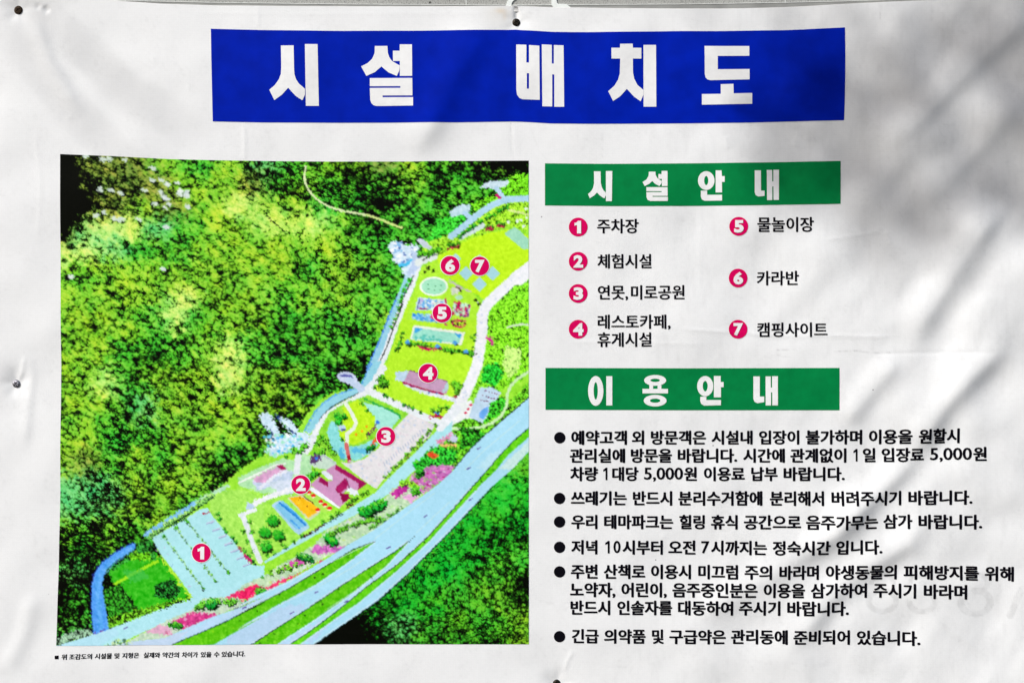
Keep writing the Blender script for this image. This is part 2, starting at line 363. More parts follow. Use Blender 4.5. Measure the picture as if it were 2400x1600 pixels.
for pts, w, a in (([(1955, 824), (1985, 822), (2010, 822), (2040, 826), (2090, 826)], 1.8, 0.22), ([(1560, 772), (1660, 775), (1760, 780)], 3, 0.06),
                  ([(1850, 787), (2112, 789)], 1.6, 0.10), ([(1240, 290), (1262, 350), (1288, 385)], 1.3, 0.06), ([(1410, 300), (1412, 370)], 1.3, 0.06),
                  ([(573, 293), (574, 350)], 1.2, 0.10), ([(1197, 288), (1198, 318)], 1.2, 0.22), ([(1199, 318), (1204, 372)], 1.2, 0.08),
                  ([(2210, 292), (2234, 289)], 1.2, 0.12), ([(1925, 566), (2074, 539)], 1.4, 0.10), ([(2215, 489), (2232, 492)], 1.2, 0.2),
                  ([(500, 150), (560, 170)], 1.2, 0.04), ([(1822, 820), (1860, 818)], 1.5, 0.18), ([(1822, 833), (1850, 836)], 1.5, 0.15), ([(1930, 1550), (1955, 1551)], 1.3, 0.12),
                  ([(1873, 27), (1875, 120)], 1.5, 0.05), ([(2060, 8), (2063, 45)], 1.6, 0.10), ([(1992, 12), (1994, 30)], 1.6, 0.08), ([(2185, 18), (2183, 48)], 3, 0.08),
                  ([(2355, 690), (2358, 800)], 3, 0.06), ([(1410, 1560), (1480, 1562)], 3, 0.04)):
    d, _, tt = seg_dist(px, py, pts); base *= (1 - a * np.exp(-(d / w) ** 2) * (0.6 + 0.4 * np.clip(n2, -1, 1)))[..., None]
base *= (1 - 0.006 * np.clip(n1, -0.5, 2) - 0.012 * np.clip(n2, 0, 3) * np.clip(n1 + 0.5, 0, 2))[..., None]
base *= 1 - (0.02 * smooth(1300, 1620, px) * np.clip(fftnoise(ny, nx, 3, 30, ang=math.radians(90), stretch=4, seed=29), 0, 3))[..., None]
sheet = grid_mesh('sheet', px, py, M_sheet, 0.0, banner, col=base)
# rolled hem round the edge (real thickness, seen at the top)
bm = bmesh.new(); rows = []
for x in np.linspace(-60, 2460, 400):
    yt = float(np.interp(x, *zip(*top_pts))); h0 = float(samp(Hh, x, yt)) * 0.001; X, _, Z = P(x, yt)
    rows.append([bm.verts.new((X, -h0 - 0.0001, Z - 0.0004)), bm.verts.new((X, -h0 + 0.0002, Z + 0.0003)), bm.verts.new((X, -h0 + 0.0010, Z + 0.0002)), bm.verts.new((X, -h0 + 0.0012, Z - 0.010))])
for a, b2 in zip(rows, rows[1:]):
    for k in range(3): bm.faces.new((a[k], a[k + 1], b2[k + 1], b2[k]))
hem = bm_obj('hem', bm, material('hem_vinyl', (0.78, 0.785, 0.78), rough=0.6, vary=0.08, vscale=80), banner, True)

# ------------------------------------------------------------------ coloured bars
def bar(name, top, bot, mat, label, ledge=None, redge=None, step=8.0):
    x0 = top[0][0]; x1 = top[-1][0]; n = int((x1 - x0) / step) + 1; k = int((bot[0][1] - top[0][1]) / step) + 1
    u = np.linspace(0, 1, n)[None]; v = np.linspace(0, 1, k)[:, None]
    tx = top[0][0] + (top[-1][0] - top[0][0]) * u; bx = bot[0][0] + (bot[-1][0] - bot[0][0]) * u
    ty = np.interp(tx, *zip(*top)); by = np.interp(bx, *zip(*bot))
    X = tx * (1 - v) + bx * v; Y = ty * (1 - v) + by * v
    if redge: X = X + redge * np.sin(np.pi * v) * u ** 3
    o = grid_mesh(name, X, Y, mat, L1, banner); o['label'] = label; return o
title = bar('title_bar', [(494.2, 68), (612, 71.4), (800, 73.5), (960, 73), (1106, 71.4), (1190, 70.4), (1208, 69.5), (1225, 71.0), (1293, 75.3), (1378, 76.2), (1600, 73.5), (1700, 73.6), (1838, 71.2), (1980, 65)],
            [(499, 285), (612, 287.4), (800, 288.2), (960, 288), (1072, 287.2), (1180, 285.5), (1208, 285.2), (1240, 286.5), (1293, 289.8), (1378, 290.8), (1600, 289.5), (1770, 287.2), (1978, 282)],
            M_blue, 'wide blue title bar with white Korean lettering', redge=2.0)
def Z4(u, v): return 1240 + u / 3.0947, 360 + v / 3.0947
def Z6(u, v): return 1260 + u / 2.0632, 840 + v / 2.0632
g1 = bar('heading_bar', [Z4(115, 72), Z4(600, 76), Z4(1200, 72), Z4(1700, 65), Z4(2262, 53)], [Z4(115, 376), Z4(600, 381), Z4(1100, 380), Z4(1600, 376), Z4(2260, 364)], M_green, 'upper green heading bar')
g2 = bar('heading_bar', [Z6(38, 45), Z6(700, 47), Z6(1458, 45)], [Z6(38, 247), Z6(700, 249), Z6(1458, 249)], M_green, 'lower green heading bar')

def ell(cx, cy, rx, ry, n=36): return [(cx + rx * math.cos(2 * math.pi * i / n), cy + ry * math.sin(2 * math.pi * i / n)) for i in range(n)]
def letter(parent, zoomf, loops, k, hole=()):
    lp = [[zoomf(u, v) for u, v in l] for l in loops]
    pieces = []
    # separate strokes are filled on their own; a hole is paired with the stroke before it
    i = 0
    while i < len(lp):
        if i + 1 < len(lp) and (i + 1) in hole: pieces.append(fill_outlines([lp[i], lp[i + 1]])); i += 2
        else: pieces.append(fill_outlines([lp[i]])); i += 1
    # each stroke a hair higher than the one before, so overlapping strokes never share a plane
    return pieces
def letters(parent, name, zoomf, sets):
    for loops, hole in sets:
        pc = letter(parent, zoomf, loops, 0, hole)
        lay(name, pc, M_white, L2, parent)
def Y1(u, v): return u / 2.94, v / 2.94
def Y2(u, v): return 800 + u / 2.94, v / 2.94
def Y3(u, v): return 1600 + u / 2.94, v / 2.94
letters(title, 'letter', Y1, [([[(1937, 317), (2025, 317), (2028, 470), (2031, 515), (2042, 550), (2062, 580), (2103, 615), (2103, 655), (2085, 694), (2038, 663), (1988, 608), (1945, 655), (1892, 692), (1857, 622), (1895, 590), (1923, 552), (1937, 515), (1940, 470)],
                               [(2103, 308), (2190, 308), (2198, 732), (2109, 732)]], ())])
letters(title, 'letter', Y2, [
    ([[(232, 320), (318, 320), (321, 365), (330, 395), (345, 418), (357, 428), (404, 455), (400, 490), (383, 527), (325, 502), (277, 461), (232, 500), (173, 526), (137, 460), (182, 438), (213, 408), (230, 370)],
      [(356, 353), (403, 353), (403, 309), (487, 309), (489, 527), (404, 527), (404, 424), (357, 424)],
      [(197, 541), (490, 541), (491, 661), (285, 661), (285, 673), (495, 673), (495, 731), (245, 733), (222, 727), (207, 712), (200, 690), (197, 609), (408, 609), (408, 597), (197, 597)]], ()),
    ([[(1205, 309), (1275, 311), (1275, 434), (1293, 434), (1293, 313), (1364, 318), (1367, 690), (1250, 686), (1226, 677), (1211, 655), (1206, 620)], [(1278, 508), (1293, 508), (1293, 614), (1278, 614)],
      [(1381, 309), (1450, 312), (1450, 441), (1464, 441), (1464, 313), (1531, 315), (1535, 738), (1467, 738), (1467, 516), (1453, 516), (1453, 736), (1385, 734)]], (1,)),
    ([[(1920, 306), (2007, 304), (2008, 332), (2067, 332), (2067, 406), (2008, 406), (2009, 500), (2018, 545), (2040, 587), (2081, 622), (2081, 655), (2062, 700), (2015, 667), (1967, 615), (1922, 665), (1872, 699), (1838, 632), (1880, 595), (1906, 552), (1918, 510), (1921, 407), (1861, 407), (1860, 333), (1919, 333)],
      [(2081.5, 312), (2168, 311), (2170, 737), (2082, 737)]], ())])
letters(title, 'letter', Y3, [([[(150, 319), (458, 320), (458, 387), (241, 388), (241, 479), (460, 478), (460, 549), (190, 554), (171, 549), (157, 535), (152, 510)],
                               [(262, 582), (349, 580), (350, 646), (478, 643), (478, 717), (132, 723), (132, 650), (262, 648)]], ())])
letters(g1, 'letter', Z4, [
    ([[(470, 130), (518, 130), (520, 215), (527, 245), (540, 268), (556, 284), (556, 305), (545, 326), (515, 307), (492, 283), (472, 305), (440, 325), (427, 295), (450, 274), (464, 250), (471, 215)], [(556.5, 128), (603, 128), (600, 346), (557, 346)]], ()),
    ([[(868, 133), (915, 133), (918, 160), (932, 182), (960, 200), (960, 215), (945, 237), (915, 222), (892, 200), (872, 220), (838, 237), (822, 208), (850, 190), (865, 165)],
      [(937, 150), (960, 150), (960, 127), (1003, 127), (1003, 237), (962, 237), (962, 185), (937, 185)],
      [(850, 245), (1003, 245), (1004, 308), (895, 308), (895, 315), (1005, 315), (1005, 345), (880, 345), (860, 338), (851, 318), (850, 281), (960, 281), (960, 274), (850, 274)]], ()),
    ([ell(1284, 197, 60, 68), ell(1284, 197, 15, 33), [(1352, 123), (1395, 123), (1397, 165), (1418, 165), (1417, 207), (1397, 207), (1398, 283), (1352, 283)],
      [(1245, 270), (1290, 270), (1291, 300), (1398, 300), (1398, 342), (1272, 343), (1252, 333), (1245, 312)]], (1,)),
    ([[(1635, 123), (1680, 123), (1681, 270), (1707, 270), (1707, 308), (1662, 313), (1642, 303), (1635, 282)],
      [(1723, 120), (1762, 120), (1763, 203), (1771, 203), (1771, 118), (1812, 118), (1811, 337), (1772, 337), (1772, 240), (1763, 240), (1763, 338), (1725, 338)]], ())])
letters(g2, 'letter', Z6, [
    ([ell(281, 156, 37, 72), ell(281, 156, 10, 42), [(332, 85), (361, 85), (361, 226), (332, 226)]], (1,)),
    ([ell(568, 105, 53, 26), ell(568, 105, 23, 8), [(507, 146), (540, 146), (540, 127), (558, 131), (558, 146), (580, 146), (580, 131), (598, 127), (598, 146), (630, 146), (630, 168), (507, 168)], ell(568, 203, 55, 28), ell(568, 203, 25, 10)], (1, 4)),
    ([ell(810, 133, 39, 49), ell(810, 133, 12, 25), [(852, 84), (885, 84), (885, 113), (899, 113), (899, 138), (886, 138), (886, 187), (852, 187)],
      [(786, 184), (815, 184), (815, 200), (886, 200), (886, 225), (805, 227), (790, 218), (786, 205)]], (1,)),
    ([[(1043, 86), (1074, 86), (1074, 183), (1095, 183), (1095, 210), (1062, 215), (1048, 208), (1043, 195)],
      [(1102, 86), (1127, 86), (1127, 140), (1133, 140), (1133, 85), (1161, 85), (1161, 226), (1134, 226), (1134, 163), (1128, 163), (1128, 226), (1102, 226)]], ())])

# ------------------------------------------------------------------ text lines
_ref = {}
def glyphs(txt, offset, shear=0.0):
    cu = bpy.data.curves.new('t', 'FONT'); cu.body = txt; cu.offset = offset; cu.resolution_u = 3; cu.shear = shear
    o = bpy.data.objects.new('t', cu); C.objects.link(o)
    dg = bpy.context.evaluated_depsgraph_get(); m = bpy.data.meshes.new_from_object(o.evaluated_get(dg))
    V = np.array([(v.co.x, v.co.y) for v in m.vertices]); Fc = [tuple(p.vertices) for p in m.polygons]
    bpy.data.objects.remove(o); bpy.data.curves.remove(cu); bpy.data.meshes.remove(m)
    return V, Fc
ONE = [[(0.0, 0.60), (0.0, 0.44), (0.30, 0.52), (0.30, 0.0), (1.0, 0.0), (1.0, 1.0), (0.45, 1.0)]]
def ref_span(offset):
    if offset not in _ref:
        V, _ = glyphs('시', 0.0); _ref[offset] = (V[:, 1].min() - offset[1], V[:, 1].max() + offset[1])
    return _ref[offset]
def text_line(name, words, tops_, bots_, mat, offset, parent, label=None, lift=L1, slant=0.0):
    """words: (text, x0, x1); tops_/bots_: knots (x, y) of the line's upper and lower edge"""
    r0, r1 = ref_span(offset); pieces = []
    for txt, x0, x1 in words:
        if txt == '1':
            bx_, by_ = 0.001, 0.001
            V, Fc = fill_outlines([[(0, 0.80), (0, 0.66), (0.56, 0.74), (0.56, 0.08), (1, 0.08), (1, 0.94), (0.62, 0.94), (0.30, 0.86)]]); V = V * np.array([1.0, r1 - r0]) + np.array([0, r0])
        else: V, Fc = glyphs(txt, 0.0); bx_, by_ = offset
        if txt[0].isdigit() and txt != '1':
            bx_ *= 0.6; by_ *= 0.6; D0, _f = glyphs('0', 0.0); d0, d1 = D0[:, 1].min(), D0[:, 1].max()
            V = V.copy(); V[:, 1] = r0 + (r1 - r0) * (0.12 + 0.82 * (V[:, 1] - d0) / (d1 - d0))
        a, b2 = V[:, 0].min() - bx_, V[:, 0].max() + bx_
        X = x0 + (V[:, 0] - a) / (b2 - a) * (x1 - x0); k = (V[:, 1] - r0) / (r1 - r0)
        yb = np.interp(X, *zip(*bots_)); yt = np.interp(X, *zip(*tops_))
        Y = yb + (yt - yb) * k
        V2, F2 = cut(np.stack([X + slant * k, Y], 1), Fc, 12.0)
        ex = bx_ * (x1 - x0) / (b2 - a); ey = by_ * float((yb - yt).mean()) / (r1 - r0)
        # the heavy weight of the print: the outline laid down again all round its own edge, a few microns apart
        for q in range(9 if by_ > 0.002 else 1):
            dx, dy = (0, 0) if q == 8 or by_ < 0.002 else (ex * math.cos(q * math.pi / 4), ey * math.sin(q * math.pi / 4))
            pieces.append((V2 + np.array([dx, dy]), F2, q * 6e-6))
    o = lay(name, pieces, mat, lift, parent, step=None)
    if label: o['label'] = label
    return o
def zA(u): return 1260 + u / 2.0632
def zAy(v): return 840 + v / 2.0632
def a7(u): return 1260 + u / 3.4083
def a8(u): return 1800 + u / 3.4083
def y7(v): return 1140 + v / 3.4083
OFF = (0.042, 0.027)
def W_(fn, lst): return [(t_, fn(a) if not callable(a) else a(), fn(b_)) for t_, a, b_ in lst]
LN = 'text_line'
text_line(LN, W_(zA, [('예약고객', 162, 432), ('외', 455, 515), ('방문객은', 547, 815), ('시설내', 840, 1040), ('입장이', 1070, 1265), ('불가하며', 1295, 1570), ('이용을', 1602, 1810), ('원할시', 1838, 2040)]),
          [(zA(162), zAy(347)), (zA(1100), zAy(347)), (zA(1600), zAy(343)), (zA(2040), zAy(336))], [(zA(162), zAy(417)), (zA(1600), zAy(415)), (zA(2040), zAy(409))], M_black, OFF, banner)
text_line(LN, W_(zA, [('관리실에', 155, 423), ('방문을', 450, 650), ('바랍니다.', 677, 965), ('시간에', 993, 1195), ('관계없이', 1220, 1493), ('1', 1527, 1547), ('일', 1572, 1635), ('입장료', 1663, 1868), ('5,000', 1897, 2098), ('원', 2103, 2170)]),
          [(zA(155), zAy(434)), (zA(1200), zAy(434)), (zA(1700), zAy(431)), (zA(2170), zAy(425))], [(zA(155), zAy(504)), (zA(1500), zAy(503)), (zA(2170), zAy(495))], M_black, OFF, banner)
text_line(LN, W_(zA, [('차량', 157, 292), ('1', 317, 337), ('대당', 360, 488), ('5,000', 514, 703), ('원', 707, 770), ('이용료', 803, 1002), ('납부', 1032, 1160), ('바랍니다.', 1188, 1485)]),
          [(zA(157), zAy(522)), (zA(1485), zAy(523))], [(zA(157), zAy(592)), (zA(1485), zAy(592))], M_black, OFF, banner)
text_line(LN, [('쓰레기는', a7(265), a7(712)), ('반드시', a7(760), a7(1075)), ('분리수거함에', a7(1122), a7(1795)), ('분리해서', a8(-205), a8(0) + (445) / 3.4083), ('버려주시기', a8(503), a8(1063)), ('바랍니다.', a8(1118), a8(1630))][:3]
          + [('분리해서', a8(12), a8(445)), ('버려주시기', a8(503), a8(1063)), ('바랍니다.', a8(1118), a8(1630))],
          [(a7(265), y7(33)), (a8(500), y7(34)), (a8(1630), y7(26))], [(a7(265), y7(149)), (a8(500), y7(153)), (a8(1630), y7(143))], M_black, OFF, banner)
text_line(LN, [('우리', a7(268), a7(478)), ('테마파크는', a7(530), a7(1083)), ('힐링', a7(1130), a7(1335)), ('휴식', a7(1383), a7(1597)), ('공간으로', a7(1645), a8(262)), ('음주가무는', a8(300), a8(877)), ('삼가', a8(917), a8(1148)), ('바랍니다.', a8(1195), a8(1710))],
          [(a7(268), y7(222)), (a8(600), y7(225)), (a8(1000), y7(217)), (a8(1710), y7(221))], [(a7(268), y7(337)), (a8(600), y7(343)), (a8(1000), y7(334)), (a8(1710), y7(341))], M_black, OFF, banner)
text_line(LN, [('저녁', a7(268), a7(478)), ('1', a7(540), a7(575)), ('0', a7(605), a7(662)), ('시부터', a7(676), a7(1000)), ('오전', a7(1043), a7(1262)), ('7', a7(1306), a7(1372)), ('시까지는', a7(1384), a7(1830)), ('정숙시간', a7(1873), a8(493)), ('입니다.', a8(537), a8(908))],
          [(a7(268), y7(423)), (a8(200), y7(430)), (a8(908), y7(421))], [(a7(268), y7(539)), (a8(200), y7(547)), (a8(908), y7(537))], M_black, OFF, banner)
text_line(LN, [('주변', a7(265), a7(480)), ('산책로', a7(527), a7(860)), ('이용시', a7(905), a7(1225)), ('미끄럼', a7(1282), a7(1600)), ('주의', a7(1650), a7(1868)), ('바라며', a7(1925), a8(405)), ('야생동물의', a8(460), a8(1028)), ('피해방지를', a8(1080), a8(1685)), ('위해', a8(1730), a8(1965))],
          [(a7(265), y7(617)), (a8(400), y7(625)), (a8(1030), y7(620)), (a8(1400), y7(626)), (a8(1965), y7(638))], [(a7(265), y7(735)), (a8(400), y7(742)), (a8(1030), y7(739)), (a8(1400), y7(744)), (a8(1965), y7(758))], M_black, OFF, banner)
text_line(LN, [('노약자,', a7(258), a7(622)), ('어린이,', a7(668), a7(1032)), ('음주중인분은', a7(1075), a7(1755)), ('이용을', a7(1802), a8(293)), ('삼가하여', a8(337), a8(790)), ('주시기', a8(840), a8(1180)), ('바라며', a8(1240), a8(1590))],
          [(a7(258), y7(762)), (a8(300), y7(768)), (a8(900), y7(767)), (a8(1590), y7(781))], [(a7(258), y7(880)), (a8(300), y7(888)), (a8(900), y7(886)), (a8(1590), y7(900))], M_black, OFF, banner)
text_line(LN, [('반드시', a7(262), a7(580)), ('인솔자를', a7(635), a7(1075)), ('대동하여', a7(1120), a7(1560)), ('주시기', a7(1605), a8(97)), ('바랍니다.', a8(150), a8(645))],
          [(a7(262), y7(905)), (a8(645), y7(911))], [(a7(262), y7(1022)), (a8(645), y7(1031))], M_black, OFF, banner)
text_line(LN, [('긴급', a7(272), a7(488)), ('의약품', a7(530), a7(863)), ('및', a7(912), a7(1007)), ('구급약은', a7(1050), a7(1503)), ('관리동에', a7(1543), a8(155)), ('준비되어', a8(198), a8(653)), ('있습니다.', a8(707), a8(1217))],
          [(a7(272), y7(1132)), (a8(0), y7(1140)), (a8(600), y7(1141)), (a8(1217), y7(1153))], [(a7(272), y7(1249)), (a8(0), y7(1258)), (a8(600), y7(1259)), (a8(1217), y7(1272))], M_black, OFF, banner)
for (v) in (92, 280, 482, 678, 1195):
    lay('bullet', [fill_outlines([ell(a7(175), y7(v), 13.3, 13.3, 40)])], M_black, L1, banner)
lay('bullet', [fill_outlines([ell(zA(107), zAy(382), 13.3, 13.3, 40)])], M_black, L1, banner)
for words, v0, v1 in (([('주차장', 492, 795)], 474, 580), ([('체험시설', 495, 888)], 729, 834), ([('연못,', 497, 718), ('미로공원', 738, 1127)], 954, 1060), ([('레스토카페,', 497, 1025)], 1167, 1272),
                      ([('휴게시설', 495, 888)], 1296, 1402), ([('물놀이장', 1653, 2065)], 461, 570), ([('카라반', 1653, 1957)], 850, 956), ([('캠핑사이트', 1653, 2163)], 1224, 1330)):
    ws = [(t_, Z4(a, 0)[0], Z4(b_, 0)[0]) for t_, a, b_ in words]; x0 = ws[0][1]; x1 = ws[-1][2]
    text_line('legend_text', ws, [(x0, Z4(0, v0)[1]), (x1, Z4(0, v0)[1] - 0.4)], [(x0, Z4(0, v1)[1]), (x1, Z4(0, v1)[1] - 0.4)], M_black, (0.028, 0.015), banner)
def cx_(u): return 110 + u / 4.8
def cy_(v): return 1490 + v / 4.8
text_line('caption_text', [(t_, cx_(a), cx_(b_)) for t_, a, b_ in (('위', 165, 225), ('조감도의', 250, 508), ('시설물', 538, 732), ('및', 758, 815), ('지형은', 845, 1036), ('실제와', 1085, 1274), ('약간의', 1298, 1486), ('차이가', 1518, 1700), ('있을', 1730, 1852), ('수', 1878, 1942), ('있습니다.', 1965, 2230))],
          [(cx_(165), cy_(200)), (cx_(1000), cy_(182)), (cx_(2235), cy_(163))], [(cx_(165), cy_(264)), (cx_(1000), cy_(245)), (cx_(2235), cy_(227))], M_black, (0.034, 0.020), banner, slant=0.8)
lay('caption_mark', [fill_outlines([[(cx_(90), cy_(216)), (cx_(133), cy_(214)), (cx_(133), cy_(254)), (cx_(90), cy_(256))]])], M_black, L1, banner)

# numbered discs: (x, y, digit, radius)
def digit_box(txt, cx, cy, h, wmax, lift, parent, off=0.05):
    if txt == '1': V, Fc = fill_outlines([[(0, 0.84), (0, 0.62), (0.40, 0.66), (0.40, 0), (1, 0), (1, 1), (0.52, 1), (0.36, 0.90), (0.18, 0.85)]])
    else: V, Fc = glyphs(txt, off)
    a, b2 = V.min(0), V.max(0); s = h / (b2[1] - a[1])
    w = (b2[0] - a[0]) * s; sx = s * (wmax / w)
    X = cx + (V[:, 0] - (a[0] + b2[0]) / 2) * sx; Y = cy - (V[:, 1] - (a[1] + b2[1]) / 2) * s
    # the digits lean slightly, as in the print
    return lay('numeral', [(np.stack([X, Y], 1), Fc)], M_white, lift, parent)
DW = {'1': 15.5, '2': 22.5, '3': 22.5, '4': 24.5, '5': 22.5, '6': 23, '7': 22.5}
def disc(cx, cy, n, r=22.0, on_map=False):
    if on_map:
        rim = lay('disc_rim', [fill_outlines([ell(cx, cy, r + 1.6, r + 1.6, 48)])], M_white, L2, banner)
        o = lay('number_disc', [fill_outlines([ell(cx, cy, r, r, 48)])], M_pink, L2 + 0.0002, banner)
        rim.parent = o
    else:
        o = lay('number_disc', [fill_outlines([ell(cx, cy, r, r, 48)])], M_pink, L1, banner)
    digit_box(n, cx + (-1.0 if n == '1' else 0.4), cy + 0.3, 29.5, DW[n], L3, o)
for n, (u, v) in zip('1234567', ((356, 533), (356, 781), (356, 1014), (356, 1273), (1519, 528), (1517, 902), (1515, 1273))):
    x, y = Z4(u, v); disc(x, y, n)
for n, (x, y) in zip('6754321', ((1054.9, 622.2), (1124.3, 623.5), (1036, 733.4), (1003.4, 874.2), (904.6, 1022), (705, 1134.8), (472.4, 1294.5))):
    disc(x, y, n, on_map=True)

# ------------------------------------------------------------------ the printed aerial picture, painted on a grid of coloured vertices
#PIC_BEGIN
PS = 1.75; BX0, BY0, BX1, BY1 = 126.0, 352.0, 1246.0, 1520.0
bw = int((BX1 - BX0) / PS) + 1; bh = int((BY1 - BY0) / PS) + 1
RX, RY = np.meshgrid(BX0 + PS * np.arange(bw), BY0 + PS * np.arange(bh))
def cv(n): return n / PS
WX = fftnoise(bh, bw, cv(4), cv(14), seed=41) ; WY = fftnoise(bh, bw, cv(4), cv(14), seed=42)      # edge wobble
WX2 = fftnoise(bh, bw, cv(12), cv(50), seed=43); WY2 = fftnoise(bh, bw, cv(12), cv(50), seed=44)
NF = fftnoise(bh, bw, cv(3), cv(10), seed=45); NM = fftnoise(bh, bw, cv(8), cv(30), seed=46); NL = fftnoise(bh, bw, cv(40), cv(160), seed=47)
NW = rng.standard_normal((bh, bw))
IMG = np.zeros((bh, bw, 3))
def zoomer(x0, y0, s): return lambda pts: [(x0 + u / s, y0 + v / s) for u, v in pts]
A = zoomer(130, 350, 3.92); B_ = zoomer(500, 350, 3.92); Cc = zoomer(860, 350, 3.92); D = zoomer(860, 700, 3.92)
E_ = zoomer(560, 850, 3.136); F = zoomer(120, 1140, 3.734); G = zoomer(560, 1140, 3.36); Hz = zoomer(130, 700, 3.136)
N_ = lambda p: p
def inside(pts, X, Y):
    m = np.zeros(X.shape, bool); n = len(pts)
    for i in range(n):
        x0, y0 = pts[i]; x1, y1 = pts[(i + 1) % n]
        if y0 == y1: continue
        c = ((Y >= min(y0, y1)) & (Y < max(y0, y1))) & (X < (x1 - x0) * (Y - y0) / (y1 - y0) + x0); m ^= c
    return m
def window(pts, pad):
    xs_ = [p[0] for p in pts]; ys_ = [p[1] for p in pts]
    j0 = max(0, int((min(xs_) - pad - BX0) / PS)); j1 = min(bw, int((max(xs_) + pad - BX0) / PS) + 2)
    i0 = max(0, int((min(ys_) - pad - BY0) / PS)); i1 = min(bh, int((max(ys_) + pad - BY0) / PS) + 2)
    return slice(i0, i1), slice(j0, j1)
def put(sl, m, col, vary=10, fine=None):
    col = np.array(col, float); n = NM[sl] * vary * 0.55 + NF[sl] * vary * 0.25 + NW[sl] * 0.8
    c = col[None, None] + n[..., None] * np.array([1.0, 0.7, 0.8])
    IMG[sl] = IMG[sl] * (1 - m[..., None]) + c * m[..., None]
def poly(pts, col, rough=1.0, vary=7, alpha=1.0, big=0.0):
    sl = window(pts, 12); X = RX[sl] + WX[sl] * rough + WX2[sl] * big; Y = RY[sl] + WY[sl] * rough + WY2[sl] * big
    m = np.zeros(X.shape)
    for ox, oy in ((-.45, -.2), (.45, .2), (-.2, .45), (.2, -.45)): m += inside(pts, X + ox, Y + oy)
    put(sl, m / 4 * alpha, col, vary)
def line(pts, w, col, rough=0.6, vary=7, alpha=1.0, dash=None):
    sl = window(pts, w + 8); X = RX[sl] + WX[sl] * rough; Y = RY[sl] + WY[sl] * rough
    d, _, t_ = seg_dist(X, Y, pts); m = np.clip((w / 2 - d) / 1.2 + 0.5, 0, 1) * alpha
    if dash: m = m * ((t_ * dash) % 1 < 0.5)
    put(sl, m, col, vary)
def oval(cx, cy, rx, ry, col, rough=0.6, vary=7, alpha=1.0, ang=0.0):
    sl = window([(cx - rx - ry, cy - ry - rx), (cx + rx + ry, cy + ry + rx)], 4); X = RX[sl] - cx + WX[sl] * rough; Y = RY[sl] - cy + WY[sl] * rough
    a = X * math.cos(ang) + Y * math.sin(ang); b2 = -X * math.sin(ang) + Y * math.cos(ang)
    q = np.sqrt((a / rx) ** 2 + (b2 / ry) ** 2); m = np.clip((1 - q) * min(rx, ry) / 1.3 + 0.5, 0, 1) * alpha
    put(sl, m, col, vary)
pr = random.Random(5)
def bush(cx, cy, r, g=(30, 170, 40), dk=(6, 30, 8), lt=(120, 220, 60)):
    oval(cx + r * 0.15, cy + r * 0.35, r, r * 0.8, dk, rough=1.6, vary=4)
    oval(cx, cy, r * 0.92, r * 0.8, g, rough=1.8, vary=14)
    oval(cx - r * 0.2, cy - r * 0.3, r * 0.5, r * 0.4, lt, rough=1.5, vary=12, alpha=0.8)
    for _ in range(int(r * 0.9)):
        oval(cx + pr.gauss(0, .45) * r, cy + pr.gauss(0, .4) * r, pr.uniform(.8, 1.8), pr.uniform(.8, 1.6), dk, alpha=0.8, vary=0)
def hedge(pts, n, r0, r1, **k):
    L = [math.dist(pts[i], pts[i + 1]) for i in range(len(pts) - 1)]; T = sum(L)
    for q in range(n):
        s = (q + pr.random() * 0.7) / n * T; i = 0
        while i < len(L) - 1 and s > L[i]: s -= L[i]; i += 1
        f = s / L[i]; bush(pts[i][0] + (pts[i + 1][0] - pts[i][0]) * f + pr.gauss(0, r0 * 0.3), pts[i][1] + (pts[i + 1][1] - pts[i][1]) * f + pr.gauss(0, r0 * 0.3), pr.uniform(r0, r1), **k)
def flecks(pts, n, size, cols, seed=0):
    q = random.Random(seed); xs_ = [p[0] for p in pts]; ys_ = [p[1] for p in pts]; P_ = np.array
    k = 0
    while k < n:
        x = q.uniform(min(xs_), max(xs_)); y = q.uniform(min(ys_), max(ys_)); k += 1
        if not inside(pts, np.array([x]), np.array([y]))[0]: continue
        oval(x, y, q.uniform(size * .5, size), q.uniform(size * .35, size * .8), q.choice(cols), rough=0.8, vary=4, alpha=0.85, ang=q.uniform(-0.8, 0.8))

